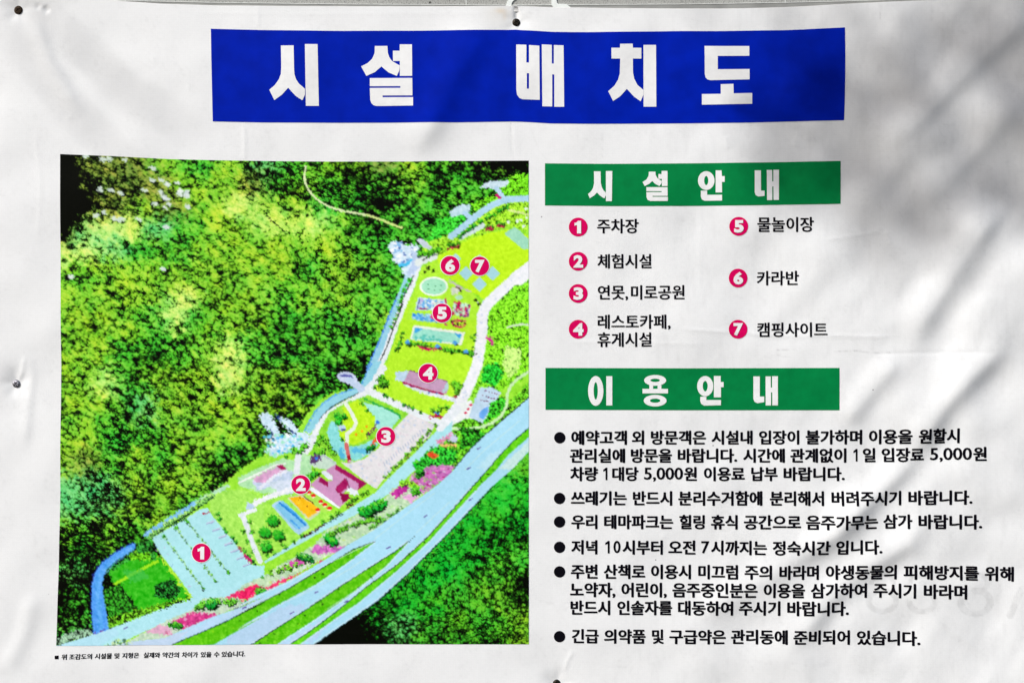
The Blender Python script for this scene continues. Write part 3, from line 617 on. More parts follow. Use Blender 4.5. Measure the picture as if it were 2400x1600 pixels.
# --- forest: brightness (0..9) and tint (g green, y yellow-green, p pale, c cyan-green, o olive) read over the picture
FP = '''140 370 0 o;220 375 3 o;300 380 5 o;380 385 6 y;460 380 5 g;540 390 6 y;620 385 4 c;700 380 4 g;760 385 5 y;830 385 2 y;900 390 6 o;960 385 5 y;1040 385 3 g;1100 380 2 g;1160 380 0 o;1235 385 0 g
140 430 0 o;170 450 0 o;165 500 0 o;180 400 1 o;150 530 0 o;200 430 2 o;280 430 3 o;360 425 5 o;440 430 5 y;520 440 6 y;600 430 3 o;660 430 2 g;720 440 3 y;770 420 3 g;830 430 1 g;900 430 2 g;960 420 4 y;1020 430 2 g;1090 440 5 g;1160 410 3 g;1235 430 4 g
140 490 0 o;200 490 1 o;270 490 3 o;340 500 4 y;400 490 5 o;480 480 7 y;560 480 8 p;620 490 6 y;690 500 5 y;760 470 3 g;820 460 3 g;880 480 1 g;940 490 3 g;1000 480 6 g;1060 480 3 g;1040 510 2 g
140 540 0 o;175 545 3 c;210 535 7 p;260 540 9 p;310 530 8 p;370 530 6 c;430 530 5 g;500 520 7 y;560 540 5 y;620 510 8 p;680 520 9 p;740 525 8 p;790 530 7 y;830 540 2 g;880 520 2 g;940 540 4 g;1000 550 5 g;1060 540 5 g
150 590 8 p;200 590 6 p;260 580 6 c;330 580 5 g;400 590 4 g;460 590 5 y;520 580 6 y;600 570 6 y;680 560 6 y;740 570 6 y;790 560 7 y;840 560 3 g;880 570 5 g;930 570 4 g
150 640 5 y;190 640 3 g;240 630 5 y;320 640 7 y;380 640 6 y;420 640 5 y;480 640 5 y;540 630 5 y;600 640 6 y;660 620 5 y;720 630 4 g;780 620 5 y;830 620 3 y;870 600 5 g;900 640 5 g
150 690 7 y;220 690 6 y;300 700 4 y;370 690 5 y;430 700 6 p;500 690 4 y;560 680 5 y;620 690 6 y;680 690 5 g;740 700 6 y;800 690 5 y;860 680 5 g;910 700 6 g
150 750 6 y;220 750 5 y;290 760 6 y;350 750 5 g;410 730 7 p;470 750 5 g;530 750 5 y;600 740 4 y;650 750 4 g;720 760 4 g;780 750 4 g;840 760 4 g;880 740 6 y
150 820 5 y;220 820 5 y;300 820 4 g;360 830 3 g;420 830 4 g;480 820 5 y;540 830 7 p;600 820 4 g;660 820 3 g;720 820 4 g;780 810 4 g;830 820 5 g;850 850 2 g
150 890 4 y;200 890 5 y;245 900 8 p;300 890 3 g;360 880 4 y;410 890 5 y;470 880 4 y;540 880 8 p;590 890 4 y;640 900 4 y;700 900 4 y;760 890 3 g;810 890 2 g
150 960 5 y;220 960 6 y;280 960 3 g;330 960 5 c;400 960 5 y;460 970 4 y;530 960 5 y;590 960 4 y;650 950 4 y;700 950 2 y;740 930 5 g;790 950 2 g
150 1020 5 y;200 1030 6 y;260 1020 4 g;310 1020 3 g;360 1030 3 g;420 1030 5 y;480 1020 6 y;540 1010 6 y;590 1010 4 y;640 1010 2 g;690 1000 2 g
150 1080 5 y;200 1080 5 o;260 1080 4 g;320 1080 5 y;380 1080 4 g;430 1080 5 y;480 1090 4 y;540 1070 4 g;580 1060 3 g
150 1140 7 c;210 1140 4 c;260 1150 2 c;320 1140 4 y;380 1140 4 y;440 1130 6 y;490 1110 3 y;520 1110 1 g
150 1190 6 c;200 1190 3 c;250 1190 4 c;300 1190 3 y;350 1190 3 y;400 1180 5 y;440 1170 3 g
160 1240 3 y;200 1240 2 g;250 1230 2 y;300 1240 2 g;340 1220 5 y
150 1290 1 g;200 1290 2 g;260 1280 2 y;300 1260 3 g
160 1330 2 c;200 1340 1 c;230 1300 2 g;160 1400 1 g;200 1400 2 g;190 1450 3 g;150 1450 1 g;160 1490 3 c;210 1480 3 c
1100 1230 5 d;1150 1200 5 d;1230 1150 4 d;1235 1090 6 g;1180 1160 6 d;1060 1270 5 d;1000 1330 4 d;1040 1330 5 d;1100 1300 4 d;1160 1260 3 d;1230 1230 3 d;1230 1300 4 g;1160 1330 3 g;960 1400 4 d;900 1430 3 d;850 1460 1 d;860 1500 1 d;930 1470 3 c;1000 1400 4 d;1060 1390 4 g;1120 1400 4 g;1180 1400 4 y;1220 1380 1 g;1230 1440 3 y;1150 1460 4 g;1080 1470 3 g;1010 1490 3 g;1180 1500 2 g;1235 1500 4 y;780 1500 0 g'''
pts_ = [q.split() for ln in FP.split('\n') for q in ln.split(';')]
fx_ = np.array([float(p[0]) for p in pts_]); fy_ = np.array([float(p[1]) for p in pts_]); fb = np.array([float(p[2]) / 9 for p in pts_])
TINT = {'g': (76, 190, 46), 'y': (124, 198, 44), 'p': (176, 226, 104), 'c': (96, 200, 108), 'o': (128, 158, 62), 'd': (36, 182, 42)}
fc = np.array([TINT[p[3]] for p in pts_], float)
cs = 5; cy_i = np.arange(0, bh + cs, cs); cx_i = np.arange(0, bw + cs, cs)
GXc, GYc = np.meshgrid(BX0 + PS * cx_i, BY0 + PS * cy_i)
num = np.zeros(GXc.shape); nc = np.zeros(GXc.shape + (3,)); den = np.zeros(GXc.shape)
for x, y, b_v, c_v in zip(fx_, fy_, fb, fc):
    w_ = np.exp(-(((GXc - x) / 34) ** 2 + ((GYc - y) / 27) ** 2)) + 1e-7 / (1 + ((GXc - x) ** 2 + (GYc - y) ** 2) / 900); num += w_ * b_v; nc += w_[..., None] * c_v; den += w_
num /= den; nc /= den[..., None]
def up(Ac):
    fy2 = np.arange(bh) / cs; fx2 = np.arange(bw) / cs; i = fy2.astype(int); j = fx2.astype(int); u = (fx2 - j)[None, :]; v = (fy2 - i)[:, None]
    if Ac.ndim == 3: u = u[..., None]; v = v[..., None]
    return (Ac[i][:, j] * (1 - u) * (1 - v) + Ac[i][:, j + 1] * u * (1 - v) + Ac[i + 1][:, j] * (1 - u) * v + Ac[i + 1][:, j + 1] * u * v)
sy, sx = int(1), int(1)
jy = np.clip((np.arange(bh)[:, None] + WY2 * 4).astype(int), 0, bh - 1); jx = np.clip((np.arange(bw)[None] + WX2 * 4).astype(int), 0, bw - 1)
FB = up(num)[jy, jx]; FC = up(nc)[jy, jx]
ha = fftnoise(bh, bw, cv(2.6), cv(26), ang=math.radians(34), stretch=1.9, seed=51, slope=1.25)
hb = fftnoise(bh, bw, cv(1.7), cv(6), ang=math.radians(15), stretch=1.5, seed=52)
hc = fftnoise(bh, bw, cv(12), cv(44), ang=math.radians(42), stretch=2.6, seed=53)
hr = fftnoise(bh, bw, cv(2.4), cv(16), seed=54, slope=1.15); hv = fftnoise(bh, bw, cv(9), cv(34), ang=math.radians(95), stretch=2.0, seed=55)
CH = np.full((bh, bw), -9.0)                                           # domes of single tree crowns, seen from above at a slant
ncr = 23000; cxs = rng.uniform(0, bw, ncr); cys = rng.uniform(0, bh, ncr); crr = rng.uniform(1.7, 4.0, ncr)
order = np.argsort(cys)
for q in order:
    x, y, rr = cxs[q], cys[q], crr[q]; R_ = int(rr * 1.5) + 1; i0, i1, j0, j1 = max(0, int(y) - R_), min(bh, int(y) + R_ + 1), max(0, int(x) - R_), min(bw, int(x) + R_ + 1)
    if i1 <= i0 or j1 <= j0: continue
    yy_, xx_ = np.ogrid[i0:i1, j0:j1]; a_ = (xx_ - x) * 0.87 + (yy_ - y) * 0.5; b_ = -(xx_ - x) * 0.5 + (yy_ - y) * 0.87
    d2 = (a_ / (rr * 1.25)) ** 2 + (b_ / (rr * 0.85)) ** 2
    hgt = np.where(d2 < 1, rr * np.sqrt(np.maximum(0, 1 - d2)) + (q % 97) / 97.0 * 4.5, -9.0)
    np.maximum(CH[i0:i1, j0:j1], hgt, out=CH[i0:i1, j0:j1])
CH = np.maximum(CH, -1.0) + 0.45 * fftnoise(bh, bw, cv(1.8), cv(7), seed=57)
gy_, gx_ = np.gradient(CH); crown_s = np.clip((gx_ * 0.75 + gy_ * 0.85) * 0.9, -2.2, 2.0); crown_h = (CH - CH.mean()) / CH.std()
rightwood = smooth(-20, 20, (RX - 700) * 0.72 + (RY - 1500) * 0.70)
tex = ha * (1 - rightwood) + (0.75 * hr + 0.45 * hv) * rightwood
lumpy = tex * 0.36 + hb * 0.26 + hc * 0.28 + crown_s * 0.34 + crown_h * 0.42
# leaf clumps catch the print's light on their upper left
dd = (tex - np.roll(np.roll(tex, -2, 0), -2, 1)) * 0.30
v_ = (FB - 0.43) * 1.36 - 1.1 * smooth(0.16, 0.0, FB) + (lumpy * 0.44 + dd * 0.16) * (1 - 0.3 * rightwood) * (1.0 - 0.60 * smooth(0.72, 0.95, FB)) * (0.55 + 0.45 * smooth(0.0, 0.25, FB)) + 0.13 + 0.06 * rightwood
k0 = smooth(-0.22, 0.04, v_)[..., None]; k1 = smooth(0.0, 0.42, v_)[..., None]; k2 = smooth(0.36, 1.05, v_)[..., None]
FC2 = FC + (NL * 6)[..., None] * np.array([1.2, 0.2, -0.3]) + (hc * 6)[..., None] * np.array([1, .2, 0])
blk = np.array([5, 7, 3.0]); dark = FC2 * np.array([0.34, 0.40, 0.25]); mid = FC2; hi = np.minimum(FC2 * np.array([1.12, 1.02, 1.1]) + np.array([26, 16, 24]), 240)
IMG[:] = blk * (1 - k0) + dark * k0; IMG[:] = IMG * (1 - k1) + mid * k1; IMG[:] = IMG * (1 - k2) + hi * k2
# pale crowns flecking the upper left
for u, v in [(280, 62), (435, 92), (495, 92), (640, 97), (895, 175), (890, 285), (975, 280), (1030, 325), (1120, 310), (415, 372), (515, 378), (600, 405), (815, 378), (965, 392), (985, 432), (1020, 455),
             (1148, 378), (1140, 412), (1205, 395), (1203, 430), (912, 500), (1045, 505), (1005, 538), (1215, 530), (450, 578), (378, 610), (545, 638), (590, 650), (612, 638), (765, 645), (1018, 714), (990, 1100), (145, 1170)]:
    x, y = A([(u, v)])[0]; oval(x, y, pr.uniform(6.5, 9), pr.uniform(4, 6), (206, 224, 214) if u < 990 else (212, 226, 226), rough=1.4, vary=12, alpha=0.95, ang=0.4)
# thin trails in the wood
line(B_([(850, 160), (838, 230), (842, 300), (875, 370), (920, 430), (985, 482), (1065, 528), (1180, 565), (1330, 590), (1450, 615), (1568, 655)]), 4.6, (212, 230, 176), rough=0.7, vary=8)
line(Cc([(0, 605), (90, 632), (180, 668), (260, 700), (325, 722)]), 4.6, (206, 230, 140), rough=0.7)
line(B_([(480, 590), (540, 660), (630, 735), (700, 775)]), 3, (10, 30, 8), rough=1.4)

# --- park ground
LIME = (188, 236, 40); PALE = (164, 230, 132); PATH = (226, 234, 240); ROAD = (170, 222, 240); AQUA = (158, 226, 208)
parkp = [(342, 1250), (385, 1215), (430, 1192), (480, 1168), (522, 1138), (565, 1098), (615, 1066), (660, 1040), (700, 1003), (715, 975), (738, 948), (775, 922), (845, 905), (868, 860), (890, 800), (912, 740), (930, 700), (965, 640),
         (985, 600), (1013, 585), (1050, 560), (1080, 525), (1110, 500), (1150, 480), (1190, 462), (1245, 458), (1245, 931), (1150, 1010), (1064, 1100), (960, 1200), (887, 1259), (727, 1348), (560, 1420), (404, 1508), (132, 1514), (216, 1486),
         (254, 1470), (350, 1432), (447, 1401), (422, 1381), (390, 1320), (356, 1260)]
poly(parkp, (150, 222, 60), rough=1.5, vary=12, big=1.5)
# bright brush on the right of the broad path
def brush(pts, b_, c_, rough=2.0):
    sl = window(pts, 12); X = RX[sl] + WX[sl] * rough; Y = RY[sl] + WY[sl] * rough; m = inside(pts, X, Y).astype(float)
    q = 0.5 * hr[sl] + 0.35 * hb[sl] + 0.4 * NM[sl] + b_
    c = np.array(c_, float); kk0 = smooth(-1.25, -0.75, q)[..., None]; kk1 = smooth(-0.8, 0.2, q)[..., None]; kk2 = smooth(0.2, 1.3, q)[..., None]
    col = blk * (1 - kk0) + c * 0.42 * kk0; col = col * (1 - kk1) + c * kk1; col = col * (1 - kk2) + np.minimum(c * 1.1 + 25, 245) * kk2
    IMG[sl] = IMG[sl] * (1 - m[..., None]) + col * m[..., None]
brush(Cc([(1110, 1568), (1130, 1440), (1250, 1300), (1485, 1130), (1490, 1568)]), 0.35, (120, 220, 36))
brush(D([(1110, 60), (1230, 0), (1490, 0), (1490, 620), (1420, 760), (1290, 800), (1200, 860), (1040, 800), (960, 930), (980, 850), (1080, 620), (1100, 300)]), 0.35, (125, 222, 36))
brush(D([(1270, 430), (1420, 460), (1400, 640), (1300, 740), (1250, 600)]), 0.9, (170, 228, 110))
brush(D([(780, 1160), (860, 1100), (960, 1090), (1150, 1130), (1300, 960), (1490, 760), (1490, 890), (1100, 1230), (780, 1568), (300, 1568), (560, 1290)]), 0.0, (110, 208, 40))
brush(D([(1110, 930), (1250, 890), (1290, 960), (1200, 1080), (1080, 1140)]), -0.1, (60, 196, 40))
brush(D([(1060, 620), (1200, 580), (1260, 680), (1200, 800), (1050, 770)]), 0.1, (40, 200, 50))
# upper right, above the lawn: brush, roads, fan-shaped pads
brush(Cc([(520, 860), (620, 840), (780, 770), (980, 620), (1230, 460), (1485, 450), (1485, 760), (1280, 700), (1000, 800), (640, 1000), (500, 1020)]), 0.45, (150, 222, 44))
brush(Cc([(1230, 350), (1300, 260), (1440, 220), (1490, 240), (1490, 440), (1280, 440)]), 0.25, (110, 214, 30))
brush(Cc([(560, 850), (650, 640), (760, 620), (900, 600), (960, 640), (780, 770)]), 0.2, (60, 206, 50))
brush(Cc([(960, 500), (1180, 420), (1240, 450), (1000, 590)]), 0.25, (110, 214, 30))
poly(Cc([(1030, 352), (1085, 312), (1160, 290), (1250, 288), (1310, 292), (1290, 330), (1230, 352), (1190, 372), (1100, 356)]), (196, 220, 232), rough=1.0, vary=14)
line(Cc([(1190, 360), (1270, 462)]), 10, (180, 212, 236), rough=0.6)
poly(Cc([(758, 590), (800, 540), (860, 510), (950, 506), (945, 570), (890, 600), (780, 625)]), (190, 220, 232), rough=1.0, vary=14)
line(Cc([(900, 585), (975, 650)]), 11, (176, 210, 238), rough=0.5)
line(Cc([(775, 800), (860, 735), (960, 650), (1060, 570), (1170, 505), (1290, 462), (1485, 452)]), 15, (172, 212, 234), rough=0.6)
line(Cc([(860, 815), (960, 760), (1070, 700)]), 10, (200, 222, 222), rough=0.8)
hedge(Cc([(1040, 660), (1180, 590), (1300, 510)]), 7, 4, 6, g=(60, 196, 40))
for u, v in ((1195, 425), (1215, 440)): oval(*Cc([(u, v)])[0], 4.5, 3.5, (190, 30, 110), ang=0.8)
# camp lawn
poly(Cc([(620, 1000), (760, 925), (930, 830), (1110, 770), (1300, 735), (1490, 790), (1490, 1060), (1260, 1250), (1090, 1385), (980, 1320), (760, 1180), (640, 1060)]), LIME, rough=1.2, vary=9)
for (u, v, r) in ((912, 1140, 66), (1155, 1140, 68), (1035, 1240, 68), (815, 1005, 50), (1036, 1010, 44)):
    poly(Cc([(u, v - r), (u + r, v), (u, v + r), (u - r, v)]), (166, 214, 224), rough=0.3, vary=4)
poly(Cc([(1262, 772), (1350, 718), (1400, 745), (1485, 825), (1488, 915), (1440, 920), (1370, 868)]), (158, 216, 190), rough=0.5, vary=8)
line(Cc([(1300, 560), (1480, 600)]), 5, (210, 230, 150), rough=1.2)
for u, v in ((1300, 670), (1380, 660), (1440, 705), (1465, 630), (1460, 545), (1410, 648)): oval(*Cc([(u, v)])[0], 4, 3.5, (220, 236, 236), rough=1)
for a, b_ in (((1090, 740), (1160, 735)), ((1195, 705), (1265, 715)), ((745, 915), (850, 905))):
    hedge(Cc([(a[0], a[1] - 28), (b_[0], b_[1] - 28)]), 4, 4, 7, g=(70, 180, 30)); line(Cc([a, b_]), 5, (130, 20, 50), rough=1.6); flecks(Cc([(a[0], a[1] - 30), (b_[0], b_[1] - 30), b_, a]), 16, 3, [(10, 20, 8), (200, 60, 90)], seed=a[0])
# middle lawns
poly(D([(370, 0), (600, -80), (900, -20), (1050, 30), (1040, 150), (1040, 400), (1005, 600), (930, 800), (850, 940), (760, 1100), (690, 1150), (600, 1080), (380, 1000), (60, 850), (130, 700), (200, 540), (280, 330), (330, 150)]), (178, 232, 52), rough=1.0, vary=9)
poly(Cc([(470, 1180), (500, 1090), (640, 1010), (760, 1190), (980, 1330), (1060, 1420), (1000, 1568), (360, 1568), (430, 1300)]), (172, 230, 60), rough=1.0, vary=9)
# the left stream and its white walk
poly(D([(0, 650), (40, 560), (110, 400), (190, 190), (270, 0), (340, -180), (420, -420), (470, -460), (470, -350), (400, -100), (340, 40), (250, 250), (160, 470), (60, 690), (0, 790)]), (150, 206, 228), rough=0.6)
line(D([(275, -10), (195, 180), (110, 400), (40, 555), (-10, 660)]), 3, (80, 140, 224), rough=1.0)
line(Cc([(470, 1060), (430, 1180), (390, 1300), (330, 1440), (280, 1568)]) + D([(280, 190), (230, 330), (180, 480), (110, 620), (60, 730), (10, 810)]), 16, PATH, rough=0.8, vary=8)
line(Cc([(430, 1160), (400, 1230), (340, 1350), (300, 1490)]) + D([(330, 50), (230, 310), (180, 450), (105, 610)]), 2.4, (12, 24, 14), rough=0.5)
hedge(Cc([(400, 1170), (350, 1290), (290, 1420)]), 8, 4, 6, g=(60, 214, 60)); hedge(D([(320, 10), (270, 150), (225, 290)]), 7, 3, 5, g=(110, 210, 60))
poly(E_([(490, 500), (560, 370), (620, 300), (690, 245), (780, 215), (880, 185), (930, 110), (990, -10), (1050, -10), (960, 170), (900, 225), (800, 260), (700, 320), (620, 390), (570, 470), (520, 520)]), (146, 208, 226), rough=0.7)
line(E_([(480, 500), (520, 430), (555, 365), (615, 300), (690, 243), (800, 205), (885, 180), (930, 100), (975, 0)]), 3, (90, 160, 234), rough=1.0)
line(E_([(570, 470), (610, 390), (680, 325), (760, 280), (880, 222)]), 2.5, (10, 22, 12), rough=0.6)
line(E_([(440, 690), (500, 640), (545, 560), (590, 470), (640, 400), (720, 340), (830, 285), (900, 240), (940, 200), (1000, 140), (1060, 40)]), 17, PATH, rough=1.0, vary=9)
# cross walk, and the broad walk on the right
line(E_([(940, 200), (1030, 240), (1250, 345), (1400, 410), (1480, 440)]), 15, PATH, rough=0.7, vary=8)
line(D([(-20, 840), (120, 900), (330, 1000), (560, 1100)]), 14, PATH, rough=0.7)
line(D([(0, 905), (130, 965), (230, 1020), (305, 1090), (280, 1110)]), 4, (20, 170, 70), rough=0.9)
line(Cc([(1560, 1030), (1400, 1150), (1300, 1240), (1180, 1350), (1100, 1430), (1060, 1520)]) + D([(1060, 170), (1058, 300), (1040, 430), (1015, 600), (960, 740), (900, 880), (840, 980), (740, 1130), (690, 1190)]), 25, (232, 236, 242), rough=0.7, vary=7)
line(Cc([(1500, 1110), (1400, 1190)]), 30, (232, 236, 242), rough=0.7)
flecks(D([(1010, 0), (1110, 0), (1090, 500), (1000, 760), (880, 1000), (700, 1200), (800, 940), (960, 640), (1010, 300)]), 110, 3, [(190, 205, 232), (205, 214, 236)], seed=3)
flecks(Cc([(1100, 1400), (1485, 1060), (1485, 1140), (1180, 1400)]), 45, 3, [(190, 205, 232)], seed=4)
poly(D([(760, 1090), (860, 960), (960, 930), (1010, 1100), (900, 1100), (790, 1160)]), (232, 240, 240), rough=1.0)
# oval pool and the water playground
ox, oy = Cc([(615, 1260)])[0]; oval(ox, oy, 33, 22.5, (232, 242, 232), rough=0.3); oval(ox, oy, 29, 18.5, (160, 222, 190), rough=0.3, vary=6)
for u, v in ((560, 1240), (565, 1282), (628, 1258), (682, 1250), (620, 1298), (675, 1290)): oval(*Cc([(u, v)])[0], 1.8, 1.3, (40, 120, 60))
poly(Cc([(470, 1355), (600, 1375), (735, 1380), (745, 1480), (600, 1480), (440, 1478)]), (196, 222, 232), rough=0.8, vary=14)
flecks(Cc([(480, 1370), (720, 1390), (730, 1470), (460, 1470)]), 90, 4.5, [(60, 150, 220), (236, 240, 244), (180, 170, 220), (110, 180, 230), (200, 220, 190)], seed=8)
line(Cc([(480, 1462), (550, 1466)]), 3, (150, 20, 90)); line(Cc([(722, 1370), (728, 1420)]), 4, (180, 20, 80)); line(Cc([(460, 1475), (485, 1370)]), 2, (60, 70, 150))
poly(D([(420, 135), (600, 150), (640, 210), (540, 210), (420, 185)]), (120, 190, 226), rough=1.2, vary=16); flecks(D([(420, 140), (640, 150), (640, 215), (420, 190)]), 50, 4, [(40, 130, 220), (190, 225, 240), (90, 170, 230)], seed=9)
poly(D([(570, 170), (620, 110), (660, 120), (650, 210)]), (214, 40, 110), rough=1.2)
poly(D([(800, 30), (850, 30), (950, 60), (935, 165), (850, 155), (780, 145)]), (188, 226, 190), rough=0.8, vary=14)
line(D([(800, 35), (850, 40), (840, 80), (800, 120), (785, 140)]), 6, (196, 20, 90), rough=1.6); line(D([(940, 60), (925, 100), (930, 160), (860, 158)]), 4, (120, 40, 130), rough=1.3); line(D([(905, 90), (915, 130)]), 6, (205, 20, 90), rough=1.2)
flecks(D([(800, 30), (950, 60), (935, 165), (780, 145)]), 40, 3, [(40, 40, 60), (205, 20, 90), (180, 225, 235)], seed=10)
line(D([(780, 210), (830, 195), (905, 210), (890, 262), (800, 250), (775, 215)]), 4, (196, 24, 90), rough=1.6); flecks(D([(770, 190), (910, 200), (890, 265), (780, 250)]), 30, 3, [(8, 16, 8), (210, 60, 110)], seed=11)
for u, v in ((725, 238), (860, 100)): oval(*D([(u, v)])[0], 4, 2.5, (190, 60, 110))
poly(Cc([(770, 1290), (830, 1250), (870, 1300), (800, 1345)]), (206, 214, 200), rough=1.6, vary=16); line(Cc([(760, 1210), (860, 1270), (960, 1310)]), 4, (190, 180, 190), rough=1.4); line(Cc([(820, 1262), (870, 1300)]), 4, (60, 10, 30), rough=1.2)
oval(*Cc([(845, 1358)])[0], 9, 5, (176, 222, 190), rough=1)
for u, v in ((530, 1130), (610, 1118), (565, 1090), (1000, 1385), (1030, 1425)): oval(*Cc([(u, v)])[0], 4, 4, (20, 24, 12), rough=1.3)
# swimming pool
poly(D([(430, 240), (900, 308), (872, 425), (395, 375)]), (232, 240, 228), rough=0.6)
poly(D([(440, 264), (872, 326), (848, 408), (412, 368)]), (156, 224, 205), rough=0.5, vary=8)
poly(D([(442, 266), (522, 272), (435, 322)]), (60, 160, 225), rough=0.5); poly(D([(800, 316), (872, 328), (852, 365)]), (60, 160, 225), rough=0.6)
flecks(D([(470, 330), (640, 350), (700, 400), (420, 370)]), 40, 5, [(100, 200, 190), (90, 190, 170)], seed=12)
hedge(D([(260, 500), (300, 400), (330, 300)]), 6, 4, 6, g=(90, 190, 40)); hedge(D([(370, 410), (560, 420), (700, 460), (860, 480), (980, 500)]), 22, 4, 7.5, g=(90, 196, 40))
line(D([(480, 440), (560, 465), (680, 455)]), 6, (196, 20, 90), rough=2)
for u, v in ((375, 398), (650, 438), (908, 485), (808, 405), (142, 800), (645, 1048)): oval(*D([(u, v)])[0], 6, 5, (84, 160, 226), rough=0.8); oval(D([(u, v)])[0][0] + 3, D([(u, v)])[0][1] + 5, 4, 2.5, (10, 16, 40), rough=1, alpha=.8)
hedge(D([(960, 350), (1000, 330), (950, 560)]), 6, 3, 5, g=(90, 190, 40))
# restaurant building
poly(D([(260, 745), (265, 670), (385, 662), (345, 770)]), (186, 214, 232), rough=0.8, vary=10)
poly(D([(330, 785), (345, 775), (700, 880), (830, 910), (800, 945), (560, 885), (380, 815)]), (216, 226, 236), rough=1.0, vary=14)
poly(D([(392, 655), (740, 756), (752, 800), (735, 870), (700, 872), (336, 768)]), (190, 154, 186), rough=0.4, vary=6)
poly(D([(735, 760), (752, 790), (735, 850), (690, 860)]), (176, 205, 214), rough=0.6)
line(D([(336, 770), (420, 800), (560, 842), (700, 876)]), 4.5, (160, 20, 90), rough=0.7); flecks(D([(340, 780), (720, 885), (720, 910), (360, 810)]), 40, 3, [(120, 40, 110), (240, 240, 250), (60, 120, 190)], seed=13)
line(D([(392, 656), (740, 757)]), 1.6, (110, 60, 90)); poly(D([(780, 900), (840, 880), (830, 915)]), (150, 10, 60))
hedge(D([(770, 780), (850, 790), (810, 870)]), 7, 5, 9, g=(110, 200, 40)); hedge(D([(140, 720), (180, 780), (110, 770)]), 5, 5, 9, g=(80, 170, 30)); hedge(D([(60, 840), (130, 700)]), 4, 3, 5, g=(90, 200, 40))
hedge(D([(130, 870), (290, 950), (440, 1010), (520, 1050)]), 7, 3.5, 5.5, g=(60, 180, 40)); hedge(D([(590, 1010), (700, 1010), (760, 1000)]), 4, 5, 8, g=(120, 206, 40))
line(D([(580, 1082), (650, 1075), (710, 1090), (680, 1125)]), 6, (170, 14, 70), rough=2)
# right-hand plaza with parasols, thin winding walk
poly(D([(1045, 812), (1150, 815), (1235, 862), (1180, 935), (1125, 960), (1120, 1040), (1060, 1142), (935, 1080), (990, 925)]), (190, 216, 236), rough=0.8, vary=9)
poly(D([(1030, 1050), (1060, 1015), (1115, 985), (1112, 1040), (1070, 1110), (1035, 1090)]), (110, 170, 236), rough=0.5, vary=8)
for (u0, v0, u1, v1) in ((1090, 845, 1210, 882), (1060, 885, 1190, 925), (1045, 925, 1110, 940)): line(D([(u0, v0), (u1, v1)]), 3, (110, 20, 80), rough=0.8, dash=5)
for u, v in ((955, 973), (932, 1010), (908, 1048)): oval(*D([(u, v)])[0], 3.6, 2.6, (200, 16, 70), rough=0.5)
line(D([(1495, 665), (1390, 730), (1320, 800), (1290, 880), (1285, 980), (1230, 1080), (1150, 1140), (1060, 1175), (900, 1200), (770, 1185)]), 6.5, (196, 232, 178), rough=0.6)
line(D([(1500, 245), (1430, 232), (1330, 250), (1290, 265)]), 5, (200, 226, 190), rough=0.6)
line(D([(1110, 360), (1150, 372), (1150, 415)]), 8, (200, 60, 140), rough=2)
# pond garden 3 and its paved court
poly(E_([(600, 480), (660, 370), (780, 290), (940, 240), (1250, 370), (1180, 430), (1100, 500), (1010, 610), (900, 700), (800, 725), (700, 700), (600, 650), (530, 690), (560, 580)]), (140, 214, 60), rough=1.2, vary=14)
poly(E_([(645, 500), (680, 430), (725, 440), (740, 540), (790, 600), (850, 620), (930, 590), (990, 560), (1020, 600), (960, 670), (870, 715), (760, 700), (680, 630)]), (140, 218, 218), rough=0.9, vary=12)
poly(E_([(920, 290), (1030, 320), (1120, 350), (1190, 400), (1120, 480), (1040, 500), (1000, 470), (1000, 390), (950, 350)]), (164, 228, 214), rough=0.8, vary=8)
poly(E_([(760, 330), (870, 270), (940, 330), (1000, 400), (990, 470), (940, 560), (860, 600), (790, 590), (735, 520), (770, 440), (770, 380)]), (188, 234, 44), rough=0.8, vary=12)
line(E_([(925, 265), (1000, 300), (1110, 345), (1180, 385), (1190, 410)]), 4, (20, 160, 70), rough=0.8)
line(E_([(780, 290), (830, 370), (862, 440), (845, 480), (795, 520), (795, 600)]), 8.5, (228, 238, 226), rough=0.5)
line(E_([(790, 600), (800, 650), (812, 715)]), 9, (206, 110, 110), rough=0.5); line(E_([(808, 690), (812, 720)]), 9, (150, 20, 40))
line(E_([(750, 640), (765, 700)]), 10, (70, 170, 220), rough=1.6, alpha=.7); line(E_([(850, 640), (930, 650)]), 12, (80, 175, 225), rough=1.8, alpha=.7)
oval(*E_([(757, 478)])[0], 9, 6.5, (190, 214, 240), rough=1); oval(*E_([(770, 490)])[0], 5, 3, (50, 60, 130), alpha=.8)
hedge(E_([(700, 360), (760, 390), (720, 440)]), 5, 7, 12, g=(40, 190, 50)); hedge(E_([(600, 520), (650, 600), (700, 680)]), 8, 4, 7, g=(120, 210, 50)); hedge(E_([(590, 600), (640, 650), (540, 680)]), 5, 6, 9, g=(110, 206, 50))
for u, v in ((945, 350), (950, 520), (760, 560), (905, 300), (610, 540), (465, 740), (350, 685)): bush(*E_([(u, v)])[0], 4.5, g=(60, 180, 40))
for u, v, c_ in ((940, 465, (230, 150, 30)), (905, 500, (236, 180, 30)), (862, 525, (230, 150, 30))): oval(*E_([(u, v)])[0], 3, 3, c_)
line(E_([(1020, 430), (1000, 470), (940, 540)]), 4, (120, 60, 90), rough=2); oval(*E_([(1020, 435)])[0], 4, 5, (60, 120, 220)); line(E_([(1005, 560), (980, 600)]), 8, (230, 90, 60), rough=1.5)
hedge(E_([(940, 630), (990, 610)]), 3, 6, 9, g=(20, 140, 50))
poly(E_([(1250, 370), (1440, 455), (1400, 540), (1300, 620), (1160, 750), (1060, 860), (1010, 925), (940, 880), (750, 730), (830, 735), (930, 700), (1000, 650), (1060, 590), (1130, 500)]), (222, 222, 226), rough=0.5, vary=5)
